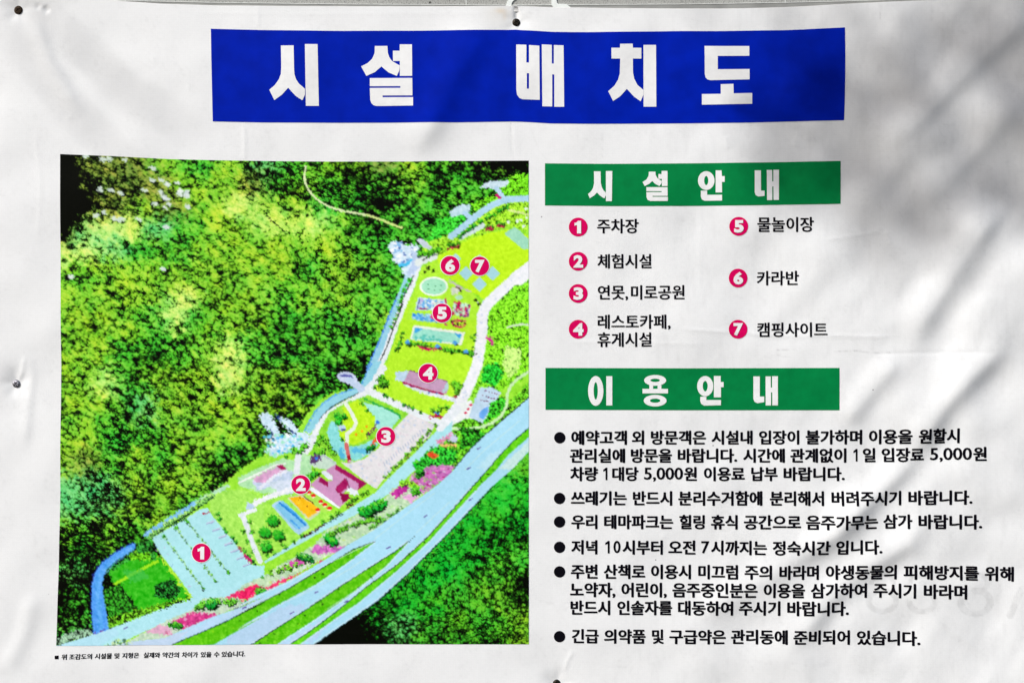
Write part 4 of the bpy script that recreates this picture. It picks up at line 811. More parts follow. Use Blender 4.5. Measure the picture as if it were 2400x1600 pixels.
flecks(E_([(1250, 370), (1440, 455), (1160, 750), (1010, 920), (750, 730), (1000, 650), (1130, 500)]), 260, 4.5, [(204, 212, 222), (190, 204, 226), (214, 208, 216)], seed=14)
for k in range(17):                                                    # rows of bays
    u = 1065 + k * 17.5; v = 745 - k * 15.5; line(E_([(u, v - 12), (u + 10, v + 10)]), 1.8, (176, 186, 208), rough=0.4)
# frontage road
poly(F([(30, 1392), (250, 1330), (500, 1243), (850, 1112), (1240, 965), (1500, 880), (1700, 790), (1867, 730), (1867, 860), (1600, 960), (1330, 975), (1230, 1080), (1030, 1165), (850, 1250), (640, 1350), (470, 1400)]), (174, 226, 236), rough=0.5, vary=6)
poly(E_([(150, 1480), (420, 1310), (700, 1138), (1000, 955), (1080, 870), (1300, 655), (1480, 470), (1568, 400), (1568, 500), (1300, 780), (1120, 950), (860, 1115), (560, 1265), (250, 1440), (0, 1568), (0, 1490)]), (170, 224, 234), rough=0.5, vary=6)
line(E_([(1480, 470), (1600, 340)]), 22, (226, 234, 240), rough=0.6)
hedge(E_([(1070, 840), (1140, 770), (1270, 640), (1390, 510), (1450, 450)]), 16, 3.5, 6, g=(130, 206, 50)); flecks(E_([(1050, 860), (1440, 470), (1470, 490), (1080, 880)]), 60, 3, [(40, 20, 30), (120, 30, 80), (160, 220, 70)], seed=15)
# left garden
poly(E_([(0, 840), (150, 770), (330, 700), (420, 720), (470, 660), (560, 700), (520, 820), (400, 960), (150, 1010), (0, 1000)]), (176, 226, 176), rough=1.2, vary=12)
poly(E_([(-110, 1020), (0, 900), (180, 960), (380, 940), (520, 1000), (640, 1100), (740, 1110), (440, 1300), (180, 1460), (0, 1480), (-130, 1290)]), (160, 226, 84), rough=1.2, vary=14)
poly(F([(1380, 90), (1500, 20), (1700, 30), (1867, 120), (1867, 700), (1700, 700), (1560, 480), (1400, 240)]), (164, 226, 96), rough=1.2, vary=14)
line(F([(1180, 210), (1330, 100), (1480, 30), (1540, -10)]), 9, (176, 222, 190), rough=1.6, vary=16)
line(E_([(0, 880), (150, 810), (280, 745), (340, 740)]), 4, (232, 240, 236), rough=0.6)
poly(E_([(95, 860), (290, 758), (400, 805), (390, 850), (140, 940)]), (196, 212, 236), rough=1.2, vary=14); poly(E_([(105, 850), (190, 800), (300, 760), (330, 790), (180, 880), (120, 880)]), (212, 166, 204), rough=1.8, vary=14)
poly(E_([(275, 752), (320, 748), (356, 785), (310, 785)]), (160, 20, 90), rough=0.5); line(E_([(350, 795), (270, 825), (160, 915)]), 7, (226, 232, 244), rough=1.4)
line(E_([(440, 660), (430, 740), (425, 800)]), 15, PATH, rough=0.9); poly(E_([(200, 880), (400, 850), (440, 900), (380, 970), (300, 960)]), (206, 220, 236), rough=1.6, vary=14)
line(E_([(120, 1030), (220, 985), (390, 925)]), 12, (228, 234, 240), rough=1.6, vary=10)
poly(E_([(50, 1070), (65, 1020), (120, 1050), (100, 1085)]), (180, 204, 232), rough=1)
line(E_([(10, 1118), (120, 1080)]), 9, PATH, rough=0.8); line(E_([(25, 1115), (60, 1200), (100, 1320), (155, 1455)]), 12, (218, 228, 236), rough=0.6)
for u, v in ((250, 1155), (192, 1240), (290, 1262), (200, 1345)): bush(*E_([(u, v)])[0], 15, g=(40, 176, 40), dk=(20, 50, 14), lt=(80, 200, 50))
for u, v in ((30, 1235), (85, 1165), (95, 1240), (60, 1310), (140, 1305), (260, 1395), (320, 1330), (400, 1310), (460, 1270), (620, 1165), (680, 1125), (725, 1100), (95, 1380), (115, 1475), (210, 1410), (85, 1490), (345, 1355)): bush(*E_([(u, v)])[0], 5, g=(90, 200, 40))
line(E_([(480, 1272), (560, 1230), (625, 1185)]), 4, (60, 10, 20), rough=1.6); line(E_([(640, 1180), (760, 1110)]), 3, (30, 60, 20), rough=2)
# blue and orange roofs, red parasols
poly(E_([(240, 1045), (300, 1005), (515, 1190), (515, 1215), (440, 1262), (415, 1245)]), (168, 208, 232), rough=0.5, vary=8)
poly(E_([(262, 1048), (322, 1008), (500, 1172), (500, 1195), (420, 1222)]), (130, 196, 230), rough=0.4, vary=8)
line(E_([(300, 1028), (420, 1125), (490, 1190)]), 5, (40, 130, 210), rough=0.6); line(E_([(330, 1040), (430, 1120)]), 3, (70, 160, 226), rough=0.6); line(E_([(380, 1150), (450, 1215)]), 3, (60, 150, 226), rough=0.8)
poly(E_([(350, 990), (470, 962), (600, 1085), (590, 1110), (515, 1160), (420, 1060)]), (196, 214, 176), rough=0.8, vary=10)
poly(E_([(372, 992), (450, 978), (490, 1000), (580, 1060), (582, 1090), (515, 1138), (440, 1070), (398, 1020)]), (240, 186, 34), rough=0.7, vary=12)
line(E_([(470, 975), (590, 1065)]), 2.4, (100, 60, 20), rough=0.8); flecks(E_([(400, 1000), (470, 985), (570, 1070), (515, 1130)]), 20, 2, [(150, 90, 20), (250, 215, 60)], seed=16)
poly(E_([(480, 960), (520, 930), (690, 1060), (640, 1100), (600, 1085)]), (170, 222, 90), rough=1.0)
for u, v in ((515, 950), (548, 973), (602, 1018), (632, 1040), (665, 1066), (580, 1078)): oval(*E_([(u, v)])[0], 5.6, 4.0, (216, 28, 24), rough=0.5); oval(E_([(u, v)])[0][0], E_([(u, v)])[0][1] + 4, 4, 1.6, (250, 220, 200))
# main roof
poly(E_([(520, 740), (620, 670), (720, 730), (700, 790), (560, 770)]), (196, 222, 206), rough=0.8); line(E_([(525, 745), (620, 680), (710, 735)]), 3, (180, 190, 200))
poly(E_([(520, 690), (570, 670), (620, 700), (560, 740), (530, 735)]), (90, 60, 110), rough=1.6); oval(*E_([(570, 703)])[0], 4, 4, (60, 120, 220)); hedge(E_([(490, 850), (560, 800), (580, 830)]), 4, 5, 9, g=(60, 196, 50))
poly(E_([(520, 905), (600, 940), (745, 1062), (735, 1070), (512, 930)]), (232, 238, 248), rough=0.3)
poly(E_([(640, 790), (690, 830), (690, 862), (650, 850), (600, 800)]), (222, 230, 240), rough=0.6)
poly(E_([(800, 905), (870, 935), (880, 965), (840, 985), (790, 950)]), (222, 232, 240), rough=0.6)
poly(E_([(524, 895), (595, 832), (650, 870), (690, 862), (690, 830), (636, 790), (712, 745), (940, 885), (872, 937), (812, 912), (765, 962), (822, 990), (762, 1042), (745, 1060)]), (198, 148, 190), rough=0.3, vary=5)
poly(E_([(712, 746), (725, 752), (940, 884), (910, 910), (880, 885), (708, 782)]), (156, 26, 92), rough=0.4, vary=8)
poly(E_([(880, 885), (938, 886), (875, 935)]), (150, 22, 84), rough=0.3)
poly(E_([(780, 845), (808, 885), (790, 920), (740, 960), (710, 940), (718, 905)]), (158, 28, 94), rough=0.6, vary=10)
poly(E_([(600, 834), (652, 872), (660, 912), (586, 872)]), (150, 24, 88), rough=0.5, vary=8)
poly(E_([(740, 958), (800, 960), (828, 992), (765, 1030)]), (140, 14, 70), rough=0.6, vary=8)
line(E_([(812, 915), (790, 850)]), 2, (120, 60, 100)); line(E_([(800, 960), (850, 985), (940, 930)]), 5, (150, 214, 70), rough=2); hedge(E_([(790, 1050), (860, 990), (950, 945)]), 8, 4, 6, g=(120, 206, 40)); line(E_([(790, 1062), (840, 1040)]), 4, (90, 10, 40), rough=1.6)
# waterfall plazas
poly(E_([(145, 400), (190, 360), (235, 385), (270, 450), (310, 540), (350, 520), (400, 540), (340, 460), (290, 420), (310, 400), (380, 420), (440, 500), (520, 520), (520, 580), (420, 640), (330, 660), (240, 690), (190, 640), (260, 600), (240, 520), (180, 450)]), (200, 226, 242), rough=2.4, vary=14)
flecks(E_([(180, 520), (400, 520), (520, 560), (380, 660), (220, 690)]), 110, 5, [(60, 170, 230), (240, 248, 250), (120, 200, 236), (150, 226, 190)], seed=17)
line(E_([(235, 500), (255, 560)]), 4, (30, 60, 110), rough=1.6); line(E_([(275, 380), (300, 420)]), 5, (40, 70, 130), rough=1.8); line(E_([(370, 480), (420, 530)]), 4, (40, 60, 120), rough=1.6)
hedge(E_([(400, 650), (430, 640), (480, 610), (500, 600)]), 5, 6, 9, g=(110, 210, 60)); 
ox, oy = E_([(790, 105)])[0]; oval(ox, oy, 22, 13, (190, 202, 230), rough=0.7, ang=0.15); oval(ox + 1, oy - 2, 15, 4.5, (96, 100, 170), rough=0.8, ang=0.1); oval(ox, oy + 4, 14, 5, (200, 212, 236), rough=0.6)
line(E_([(810, 130), (850, 150), (900, 190)]), 17, (192, 210, 236), rough=0.9); line(E_([(850, 100), (870, 160)]), 6, (196, 212, 236), rough=1)
poly(Cc([(185, 890), (230, 850), (300, 838), (340, 880), (420, 868), (480, 900), (510, 1030), (460, 1080), (440, 1150), (370, 1180), (320, 1135), (330, 1070), (250, 1040), (235, 960)]), (206, 228, 244), rough=2.2, vary=12)
flecks(Cc([(200, 880), (300, 850), (460, 900), (490, 1020), (380, 1060), (260, 1030)]), 90, 4.5, [(240, 246, 252), (150, 190, 230), (60, 90, 170), (120, 180, 230), (246, 250, 252)], seed=18)
line(Cc([(300, 1062), (360, 1058), (412, 1018)]), 7, (80, 190, 236), rough=0.9); poly(Cc([(410, 930), (500, 960), (510, 1060), (420, 1150), (360, 1170), (420, 1030)]), (184, 204, 234), rough=1.0)
line(Cc([(470, 1040), (540, 1010), (620, 985)]), 17, (218, 230, 230), rough=1.0)
poly(Cc([(455, 832), (482, 818), (520, 830), (605, 905), (595, 930), (520, 900)]), (196, 208, 222), rough=0.4)
line(Cc([(510, 1022), (590, 975), (640, 970)]), 2.5, (20, 24, 16), rough=1); hedge(Cc([(480, 950), (560, 960), (620, 920), (700, 900)]), 7, 5, 8, g=(100, 206, 40))
hedge(Cc([(850, 790), (940, 730), (1000, 690)]), 8, 4, 5.5, g=(30, 160, 40))
# parking lot 1
poly(F([(882, 450), (1000, 380), (1180, 280), (1300, 200), (1372, 185), (1400, 240), (1500, 360), (1600, 480), (1690, 600), (1745, 680), (1820, 690), (1867, 690), (1867, 800), (1500, 900), (1240, 975), (1180, 880), (1080, 740), (960, 590)]), (172, 226, 234), rough=0.5, vary=5)
line(F([(870, 560), (960, 640), (1080, 780), (1130, 880), (1220, 960)]), 9, (176, 226, 60), rough=1.8)
for (a, b_, n) in (((985, 430), (1330, 890), 15), ((1095, 360), (1440, 825), 15), ((1190, 300), (1550, 750), 17)):
    line(F([a, b_]), 2.2, (176, 222, 120), rough=1.5, alpha=.8); hedge(F([a, b_]), n, 1.8, 3.2, g=(120, 200, 60), dk=(30, 70, 40))
    bush(*F([b_])[0], 4.5, g=(80, 190, 50)); bush(*F([a])[0], 5, g=(80, 200, 60))
for k in range(7): u = 1362 + k * 53; v = 320 + k * 62; line(F([(u, v), (u + 62, v - 22)]), 2.2, (200, 200, 226), rough=0.3); line(F([(u, v + 8), (u + 62, v - 14)]), 1.5, (130, 140, 190), rough=0.3)
hedge(F([(1440, 200), (1520, 380), (1590, 450), (1660, 520), (1780, 680)]), 9, 4, 6, g=(40, 176, 50)); line(F([(1640, 530), (1660, 560)]), 6, (150, 20, 80), rough=1.5); line(F([(1700, 600), (1745, 650)]), 8, (180, 30, 110), rough=1.5); line(F([(1330, 240), (1380, 222)]), 4, (170, 30, 60), rough=1.5)
flecks(F([(900, 520), (960, 480), (1240, 900), (1200, 930)]), 40, 2.5, [(190, 170, 210), (120, 160, 200)], seed=19)
# stream along the wood and the blue river
line(F([(830, 420), (900, 375), (1000, 310), (1100, 240), (1200, 190), (1260, 140)]), 10, (130, 190, 236), rough=1.3, vary=14)
hedge(F([(860, 440), (950, 370), (1040, 310), (1130, 265), (1210, 200), (1330, 120), (1430, 60)]), 18, 5, 8.5, g=(150, 224, 110), dk=(20, 70, 40), lt=(200, 236, 150))
line(F([(940, 400), (1100, 300), (1180, 250), (1300, 180)]), 2.2, (10, 30, 18), rough=1)
poly(F([(540, 680), (700, 610), (900, 560), (980, 660), (1090, 800), (1160, 900), (1215, 960), (1000, 1040), (770, 1110), (700, 980), (640, 900), (540, 830), (500, 760)]), (52, 178, 30), rough=2.0, vary=18, big=1.5)
brush(F([(470, 900), (620, 860), (760, 1120), (520, 1210)]), -0.35, (54, 160, 36)); brush(F([(900, 870), (1060, 800), (1140, 900), (1080, 990), (900, 960)]), -0.65, (40, 150, 50)); brush(F([(480, 760), (600, 640), (760, 590), (740, 500), (880, 440), (920, 640), (700, 640), (540, 730)]), -0.45, (60, 170, 60))
brush(F([(700, 1090), (1200, 960), (1220, 985), (740, 1150), (500, 1240), (470, 1150)]), -0.3, (120, 206, 40))
line(F([(560, 850), (700, 770), (930, 650)]), 6.5, (160, 226, 40), rough=0.8); brush(F([(690, 600), (870, 570), (880, 640), (700, 640)]), 0.1, (110, 210, 30)); line(F([(600, 860), (660, 950), (750, 1070)]), 4, (10, 20, 8), rough=2); poly(F([(620, 740), (800, 720), (860, 800), (700, 830)]), (70, 186, 80), rough=2, alpha=.7, big=1.5)
riv = [(738, 487), (640, 532), (540, 592), (450, 662), (388, 745), (358, 850), (354, 1000), (364, 1200), (376, 1318), (505, 1262), (484, 1110), (458, 950), (448, 830), (482, 722), (560, 650), (660, 588), (745, 532)]
poly(F([(u - 8, v - 6) for u, v in riv]), (30, 40, 130), rough=1.2)
poly(F(riv), (84, 156, 238), rough=0.8, vary=16)
line(F([(440, 1270), (424, 1100), (410, 950), (412, 850), (450, 750), (560, 640), (700, 545)]), 12, (104, 180, 246), rough=1.6, vary=18, alpha=0.6); line(F([(380, 1290), (480, 1262)]), 5, (110, 40, 150), rough=2)
poly(F([(30, 1396), (250, 1334), (500, 1248), (560, 1226), (600, 1290), (400, 1400)]), (176, 222, 238), rough=0.5, vary=5)
brush(F([(40, 1330), (150, 1270), (330, 1240), (370, 1290), (200, 1340), (60, 1390)]), 0.0, (140, 180, 150))
# verge of flowers between the roads
poly(F([(850, 1250), (1030, 1160), (1230, 1080), (1330, 975), (1600, 960), (1867, 790), (1867, 960), (1560, 1080), (1200, 1230), (1060, 1290), (1000, 1320), (680, 1350)]), (190, 214, 190), rough=1.2, vary=16)
poly(F([(820, 1270), (960, 1200), (1060, 1250), (1060, 1300), (980, 1290)]), (214, 170, 196), rough=2, vary=12)
poly(F([(1040, 1185), (1230, 1095), (1450, 1110), (1480, 1120), (1280, 1205), (1150, 1240)]), (206, 70, 140), rough=2, vary=26); flecks(F([(1040, 1185), (1230, 1095), (1450, 1110), (1280, 1205), (1150, 1240)]), 50, 4, [(220, 40, 130), (220, 170, 200), (180, 40, 120)], seed=20)
hedge(F([(1250, 1060), (1370, 1010), (1450, 1010), (1600, 1010), (1700, 990)]), 14, 6, 11, g=(110, 200, 60)); bush(*F([(1400, 1020)])[0], 15, g=(20, 150, 50)); hedge(F([(1040, 1195), (1120, 1220)]), 4, 6, 9, g=(50, 150, 40))
line(F([(1010, 1280), (1070, 1290)]), 3, (200, 30, 110), rough=2, dash=4)
poly(F([(1520, 975), (1640, 900), (1780, 850), (1867, 840), (1867, 920), (1760, 960), (1640, 965)]), (220, 50, 110), rough=2, vary=24)
poly(G([(0, 800), (60, 760), (240, 680), (330, 610), (460, 540), (600, 450), (700, 330), (900, 240), (1150, 90), (1220, 10), (1520, 0), (1330, 150), (1060, 340), (860, 460), (560, 620), (250, 820), (0, 930)]), (186, 216, 180), rough=1.5, vary=18)
flecks(G([(0, 800), (240, 680), (460, 540), (700, 330), (1150, 90), (1300, 150), (860, 460), (560, 620), (0, 920)]), 420, 5, [(190, 220, 120), (200, 206, 220), (150, 214, 100), (60, 150, 50), (214, 222, 226), (176, 222, 150)], seed=21)
poly(G([(0, 830), (120, 760), (200, 790), (120, 850), (60, 890), (0, 890)]), (224, 40, 100), rough=2, vary=26); poly(G([(200, 800), (300, 740), (480, 680), (560, 640), (400, 730), (230, 820)]), (226, 60, 110), rough=2.4, vary=24)
poly(G([(330, 640), (460, 560), (530, 600), (440, 620), (350, 660)]), (200, 80, 170), rough=2, vary=20); poly(G([(560, 520), (600, 450), (760, 470), (870, 470), (760, 520), (640, 530)]), (200, 110, 190), rough=2.2, vary=24)
poly(G([(600, 600), (690, 570), (640, 600)]), (220, 40, 130), rough=1.6); bush(*G([(170, 822)])[0], 13, g=(60, 170, 40)); hedge(G([(230, 690), (320, 650), (420, 630), (480, 600)]), 6, 5, 8, g=(140, 214, 60))
hedge(G([(480, 540), (520, 560), (570, 560)]), 4, 8, 12, g=(20, 130, 50)); hedge(G([(680, 400), (720, 390), (740, 430)]), 4, 10, 15, g=(20, 176, 50)); hedge(G([(980, 200), (1040, 180), (1110, 130), (1170, 130)]), 8, 10, 17, g=(30, 176, 50))
hedge(G([(720, 370), (830, 320), (920, 290), (1000, 270), (1130, 250)]), 20, 4, 7, g=(110, 200, 50)); hedge(G([(1010, 330), (1080, 300), (1180, 230), (1300, 160)]), 9, 3, 6, g=(120, 206, 90))
line(G([(690, 440), (690, 510)]), 1.5, (70, 30, 80)); line(G([(1085, 190), (1090, 260)]), 1.6, (40, 60, 60))
poly(E_([(1110, 960), (1180, 900), (1260, 880), (1240, 940), (1160, 1000)]), (180, 50, 150), rough=2.0, vary=20); poly(E_([(1200, 980), (1260, 955), (1320, 985), (1260, 1035)]), (222, 170, 214), rough=1.8, vary=16)
poly(E_([(1240, 850), (1340, 770), (1420, 745), (1568, 750), (1568, 810), (1420, 920), (1340, 960), (1330, 900)]), (190, 110, 180), rough=2.2, vary=26); flecks(E_([(1240, 850), (1420, 745), (1568, 750), (1568, 810), (1420, 920), (1340, 950)]), 90, 4, [(214, 190, 220), (170, 30, 120), (140, 210, 90)], seed=22)
hedge(E_([(1280, 930), (1320, 940)]), 3, 8, 10, g=(80, 190, 40)); hedge(E_([(1320, 830), (1340, 780), (1300, 790)]), 4, 7, 11, g=(60, 186, 50)); hedge(E_([(1180, 880), (1260, 880)]), 4, 6, 8, g=(160, 224, 60))
poly(E_([(1390, 670), (1430, 650), (1470, 675), (1440, 700), (1380, 700)]), (220, 70, 40), rough=1.5, vary=20); hedge(E_([(1300, 740), (1400, 720), (1500, 690), (1560, 680)]), 9, 7, 11, g=(20, 190, 40))
line(E_([(1470, 590), (1568, 520)]), 7, (224, 150, 190), rough=2.2); line(E_([(1510, 605), (1568, 600)]), 4, (240, 190, 130), rough=1.6); hedge(E_([(1470, 630), (1568, 560)]), 5, 5, 8, g=(130, 210, 50))
poly(D([(760, 1270), (790, 1235), (835, 1280), (810, 1320), (750, 1310)]), (196, 206, 232), rough=1.4); line(D([(650, 1320), (720, 1280)]), 6, (220, 130, 170), rough=2.2); line(D([(680, 1345), (820, 1345)]), 4, (240, 190, 120), rough=1.5)
brush(D([(830, 1180), (990, 1190), (1090, 1230), (1040, 1320), (840, 1400), (870, 1260)]), -0.45, (60, 190, 40)); brush(D([(600, 1350), (840, 1390), (820, 1500), (440, 1568), (480, 1480)]), 0.0, (50, 196, 50))
poly(D([(540, 1430), (590, 1400), (660, 1435), (610, 1465)]), (226, 80, 50), rough=1.5, vary=24); poly(D([(520, 1568), (560, 1535), (800, 1530), (780, 1568)]), (196, 130, 186), rough=2.4, vary=26)
# highway with its green medians
HW = (168, 218, 240)
poly(D([(1500, 895), (1300, 1070), (1100, 1240), (950, 1380), (800, 1568)]) + G([(1560, -10), (1330, 150), (1060, 340), (860, 455), (700, 560), (560, 645), (400, 735), (150, 850), (0, 935)]) + F([(1867, 960), (1700, 1040), (1400, 1140), (1060, 1290), (1000, 1320), (900, 1400)]) + [(400, 1520), (738, 1520)]
     + G([(600, 1236), (900, 1030), (1100, 890), (1320, 690), (1450, 560), (1700, 310), (1850, 150), (1990, 0)]) + D([(1330, 1568), (1500, 1385)]), HW, rough=0.35, vary=4)
poly(F([(480, 1395), (700, 1350), (1000, 1320), (1060, 1290), (1200, 1260), (1060, 1385), (900, 1400)]), (186, 212, 232), rough=0.6, vary=5)
flecks(F([(470, 1395), (560, 1340), (700, 1330), (720, 1370), (640, 1395)]), 60, 4, [(190, 224, 120), (120, 170, 110), (200, 226, 190), (60, 100, 70)], seed=23)
poly(D([(1100, 1450), (1180, 1400), (1330, 1380), (1240, 1480), (1100, 1568), (1010, 1560)]), (196, 230, 240), rough=2.2, vary=6, alpha=0.6)
poly(F([(480, 1395), (1000, 1320), (1867, 960), (1867, 1010), (1500, 1190), (1060, 1385)]) , (188, 208, 236), rough=2, vary=5, alpha=0.55, big=1.5)
poly(G([(0, 1130), (300, 960), (560, 900), (420, 1040), (110, 1240), (-120, 1240)]), (190, 206, 236), rough=2, vary=5, alpha=0.55, big=2)
poly(G([(300, 1240), (620, 1060), (800, 1000), (560, 1240)]), (186, 200, 236), rough=2, vary=5, alpha=0.5, big=2)
def median(top_, bot_, c_=(92, 190, 22)):
    poly(top_ + bot_, c_, rough=0.4, vary=18); flecks(top_ + bot_, 120, 4, [(60, 140, 16), (130, 206, 30), (20, 60, 8)], seed=len(top_) * 7 + len(bot_))
    line(top_, 1.9, (14, 26, 22), rough=0.5)
median(G([(1070, 430), (900, 492), (700, 612), (400, 795), (180, 905), (0, 1005)]) + F([(1867, 1010), (1500, 1190), (1060, 1380)]), F([(1060, 1400), (1420, 1380), (1700, 1220), (1867, 1130)]) + G([(0, 1112), (300, 932), (600, 772), (850, 600), (1070, 432)]))
median(G([(1330, 433), (1230, 510), (1100, 590), (800, 782), (500, 985), (300, 1110), (95, 1245)]), G([(290, 1245), (600, 1042), (900, 832), (1160, 622), (1330, 440)]))
for pl in (G([(1070, 426), (700, 604), (400, 787), (0, 997)]), G([(0, 1120), (300, 940), (600, 780), (850, 608), (1070, 440)]), G([(1330, 427), (1100, 583), (800, 774), (500, 976), (110, 1225)]), G([(290, 1252), (600, 1050), (900, 840), (1160, 630), (1330, 446)]),
           G([(1830, 0), (1480, 392), (1250, 602), (1000, 782), (560, 1127), (400, 1230)]), G([(480, 1245), (700, 1086), (950, 913), (1250, 663), (1500, 433), (1700, 213), (1895, 4)]), G([(590, 1230), (890, 1026), (1090, 884), (1310, 686), (1440, 556), (1690, 306), (1840, 146)]), G([(560, 655), (400, 745), (150, 860), (0, 945)])):
    line(pl, 1.7, (214, 234, 240), rough=0.3, alpha=.8)
line(G([(1385, 390), (1330, 440)]), 2, (30, 40, 40), rough=0.5, dash=4)
median(D([(1500, 1175), (1350, 1300), (1200, 1460), (1110, 1568)]) + G([(1840, 0), (1700, 160), (1480, 400), (1250, 610), (1000, 790), (750, 995), (560, 1135), (395, 1245)]), G([(470, 1245), (700, 1078), (950, 905), (1250, 655), (1500, 425), (1700, 205), (1890, 0)]) + D([(1190, 1568), (1300, 1430), (1500, 1258)]), (96, 200, 26))
poly(D([(1210, 1568), (1300, 1470), (1400, 1390), (1490, 1290), (1490, 1390), (1330, 1568)]), (196, 228, 226), rough=1.0, vary=8)
for pl in (G([(1540, 50), (1350, 190), (1160, 340), (1070, 410)]), G([(1660, 120), (1560, 210), (1400, 360)]), G([(1000, 560), (850, 660), (600, 800), (380, 900)]), D([(1400, 1120), (1100, 1370), (900, 1568)]), G([(1180, 610), (900, 830), (700, 960)])):
    line(pl, 1.6, (200, 226, 226), rough=0.3, alpha=.75)
for fn, u, v in ((G, 1470, 230), (G, 1178, 478), (G, 845, 903), (G, 610, 830), (G, 418, 992), (G, 1825, 100), (G, 40, 952), (F, 655, 1232), (F, 1690, 1058), (D, 935, 1555), (D, 1032, 1370)):
    x, y = fn([(u, v)])[0]; line([(x - 4, y + 2), (x + 4, y - 2)], 2.6, (90, 60, 150), rough=0.4)
line(G([(600, 1238), (900, 1034), (1100, 892), (1320, 694), (1450, 564), (1700, 314), (1850, 154), (2000, 0)]), 2.2, (12, 26, 24), rough=0.6)
hedge(G([(1300, 740), (1500, 560), (1700, 350), (1900, 130)]), 20, 3, 6, g=(40, 186, 40), dk=(4, 20, 6))
line(D([(1500, 893), (1300, 1066), (1100, 1236), (950, 1376), (800, 1560)]), 2.0, (20, 40, 30), rough=0.6)
# yellowish trim line along the print's edge is left by the cut of the picture
IMG = np.clip(IMG + NW[..., None] * 1.2, 2, 252)
grey = IMG.mean(2, keepdims=True); IMG = np.clip(grey + (IMG - grey) * 1.05, 2, 252)
LINP = lin(IMG)
pt = [(141.3, 361.5), (200, 363.8), (273, 366.8), (340, 370.5), (398, 373.3), (500, 376), (643, 378), (780, 379.2), (962, 378.8), (1039, 377.4), (1120, 377.6), (1239, 376.8)]
pb = [(132, 1512), (240, 1511.6), (400, 1510), (618, 1508.6), (900, 1508), (1239, 1508.4)]
le = [(0, 0), (0.34, 1.6 + 3), (0.43, 3.3 + 3), (0.6, 3.0 + 3.2), (0.68, 1 + 6.2), (0.85, 4.4), (1, 0)]
ncol = int(1104 / 1.75); nrow = int(1145 / 1.75)
u = np.linspace(0, 1, ncol)[None]; v = np.linspace(0, 1, nrow)[:, None]
tx = 141.3 + (1239 - 141.3) * u; bx = 132 + (1239.4 - 132) * u
ty = np.interp(tx, *zip(*pt)); by = np.interp(bx, *zip(*pb))
Xp = tx * (1 - v) + bx * v + np.interp(v, *zip(*le)) * (1 - u); Yp = ty * (1 - v) + by * v
fi = np.clip((Yp - BY0) / PS, 0, bh - 1.01); fj = np.clip((Xp - BX0) / PS, 0, bw - 1.01); i = fi.astype(int); j = fj.astype(int); uu = (fj - j)[..., None]; vv = (fi - i)[..., None]
colp = LINP[i, j] * (1 - uu) * (1 - vv) + LINP[i, j + 1] * uu * (1 - vv) + LINP[i + 1, j] * (1 - uu) * vv + LINP[i + 1, j + 1] * uu * vv
picture = grid_mesh('aerial_picture', Xp, Yp, M_pic, L1, banner, col=colp)
picture['label'] = 'square aerial picture of the wooded park, roads and buildings'
#PIC_END

# ------------------------------------------------------------------ screws
M_screw = material('dark_bronze_metal', (0.035, 0.030, 0.024), rough=0.38, metal=0.85, vary=0.5, vscale=600, bump=0.3, bscale=900)
M_screw2 = material('rust_brown_metal', (0.045, 0.028, 0.016), rough=0.6, metal=0.5, vary=0.5, vscale=600, bump=0.5, bscale=900)
M_screw3 = material('worn_grey_metal', (0.30, 0.30, 0.34), rough=0.35, metal=0.9, vary=0.85, vscale=420, bump=0.8, bscale=700)
def screw_head(r, slot):
    bm = bmesh.new(); NR, NT = 18, 48; ring = []
    for i in range(NR + 1):
        f = i / NR; row = []
        for j in range(NT):
            th = 2 * math.pi * j / NT; x, z = r * f * math.cos(th), r * f * math.sin(th)
            h = r * (0.42 * math.sqrt(max(0, 1 - (0.93 * f) ** 2)))
            if f > 0.86: h = r * 0.16 * (1 - (f - 0.86) / 0.14)
            xr = x * math.cos(slot) + z * math.sin(slot); zr = -x * math.sin(slot) + z * math.cos(slot)
            c = (abs(xr) < r * 0.11 and abs(zr) < r * 0.5) or (abs(zr) < r * 0.11 and abs(xr) < r * 0.5)
            if c: h -= r * 0.28 * (1 - f * 0.8)
            row.append(bm.verts.new((x, -h, z)))
            if i == 0: break
        ring.append(row)
    for j in range(NT): bm.faces.new((ring[0][0], ring[1][j], ring[1][(j + 1) % NT]))
    for i in range(1, NR):
        for j in range(NT): bm.faces.new((ring[i][j], ring[i + 1][j], ring[i + 1][(j + 1) % NT], ring[i][(j + 1) % NT]))
    return bm
def tube(bm, pts, radii, n=8):
    prev = None
    for k, (p, r) in enumerate(zip(pts, radii)):
        p = Vector(p); q = Vector(pts[min(k + 1, len(pts) - 1)]) - Vector(pts[max(k - 1, 0)])
        q.normalize(); u = q.cross(Vector((0.31, 0.2, 0.93))).normalized(); w = q.cross(u)
        row = [bm.verts.new(p + r * (math.cos(2 * math.pi * j / n) * u + math.sin(2 * math.pi * j / n) * w)) for j in range(n)]
        if prev:
            for j in range(n): bm.faces.new((prev[j], prev[(j + 1) % n], row[(j + 1) % n], row[j]))
        prev = row
    return prev
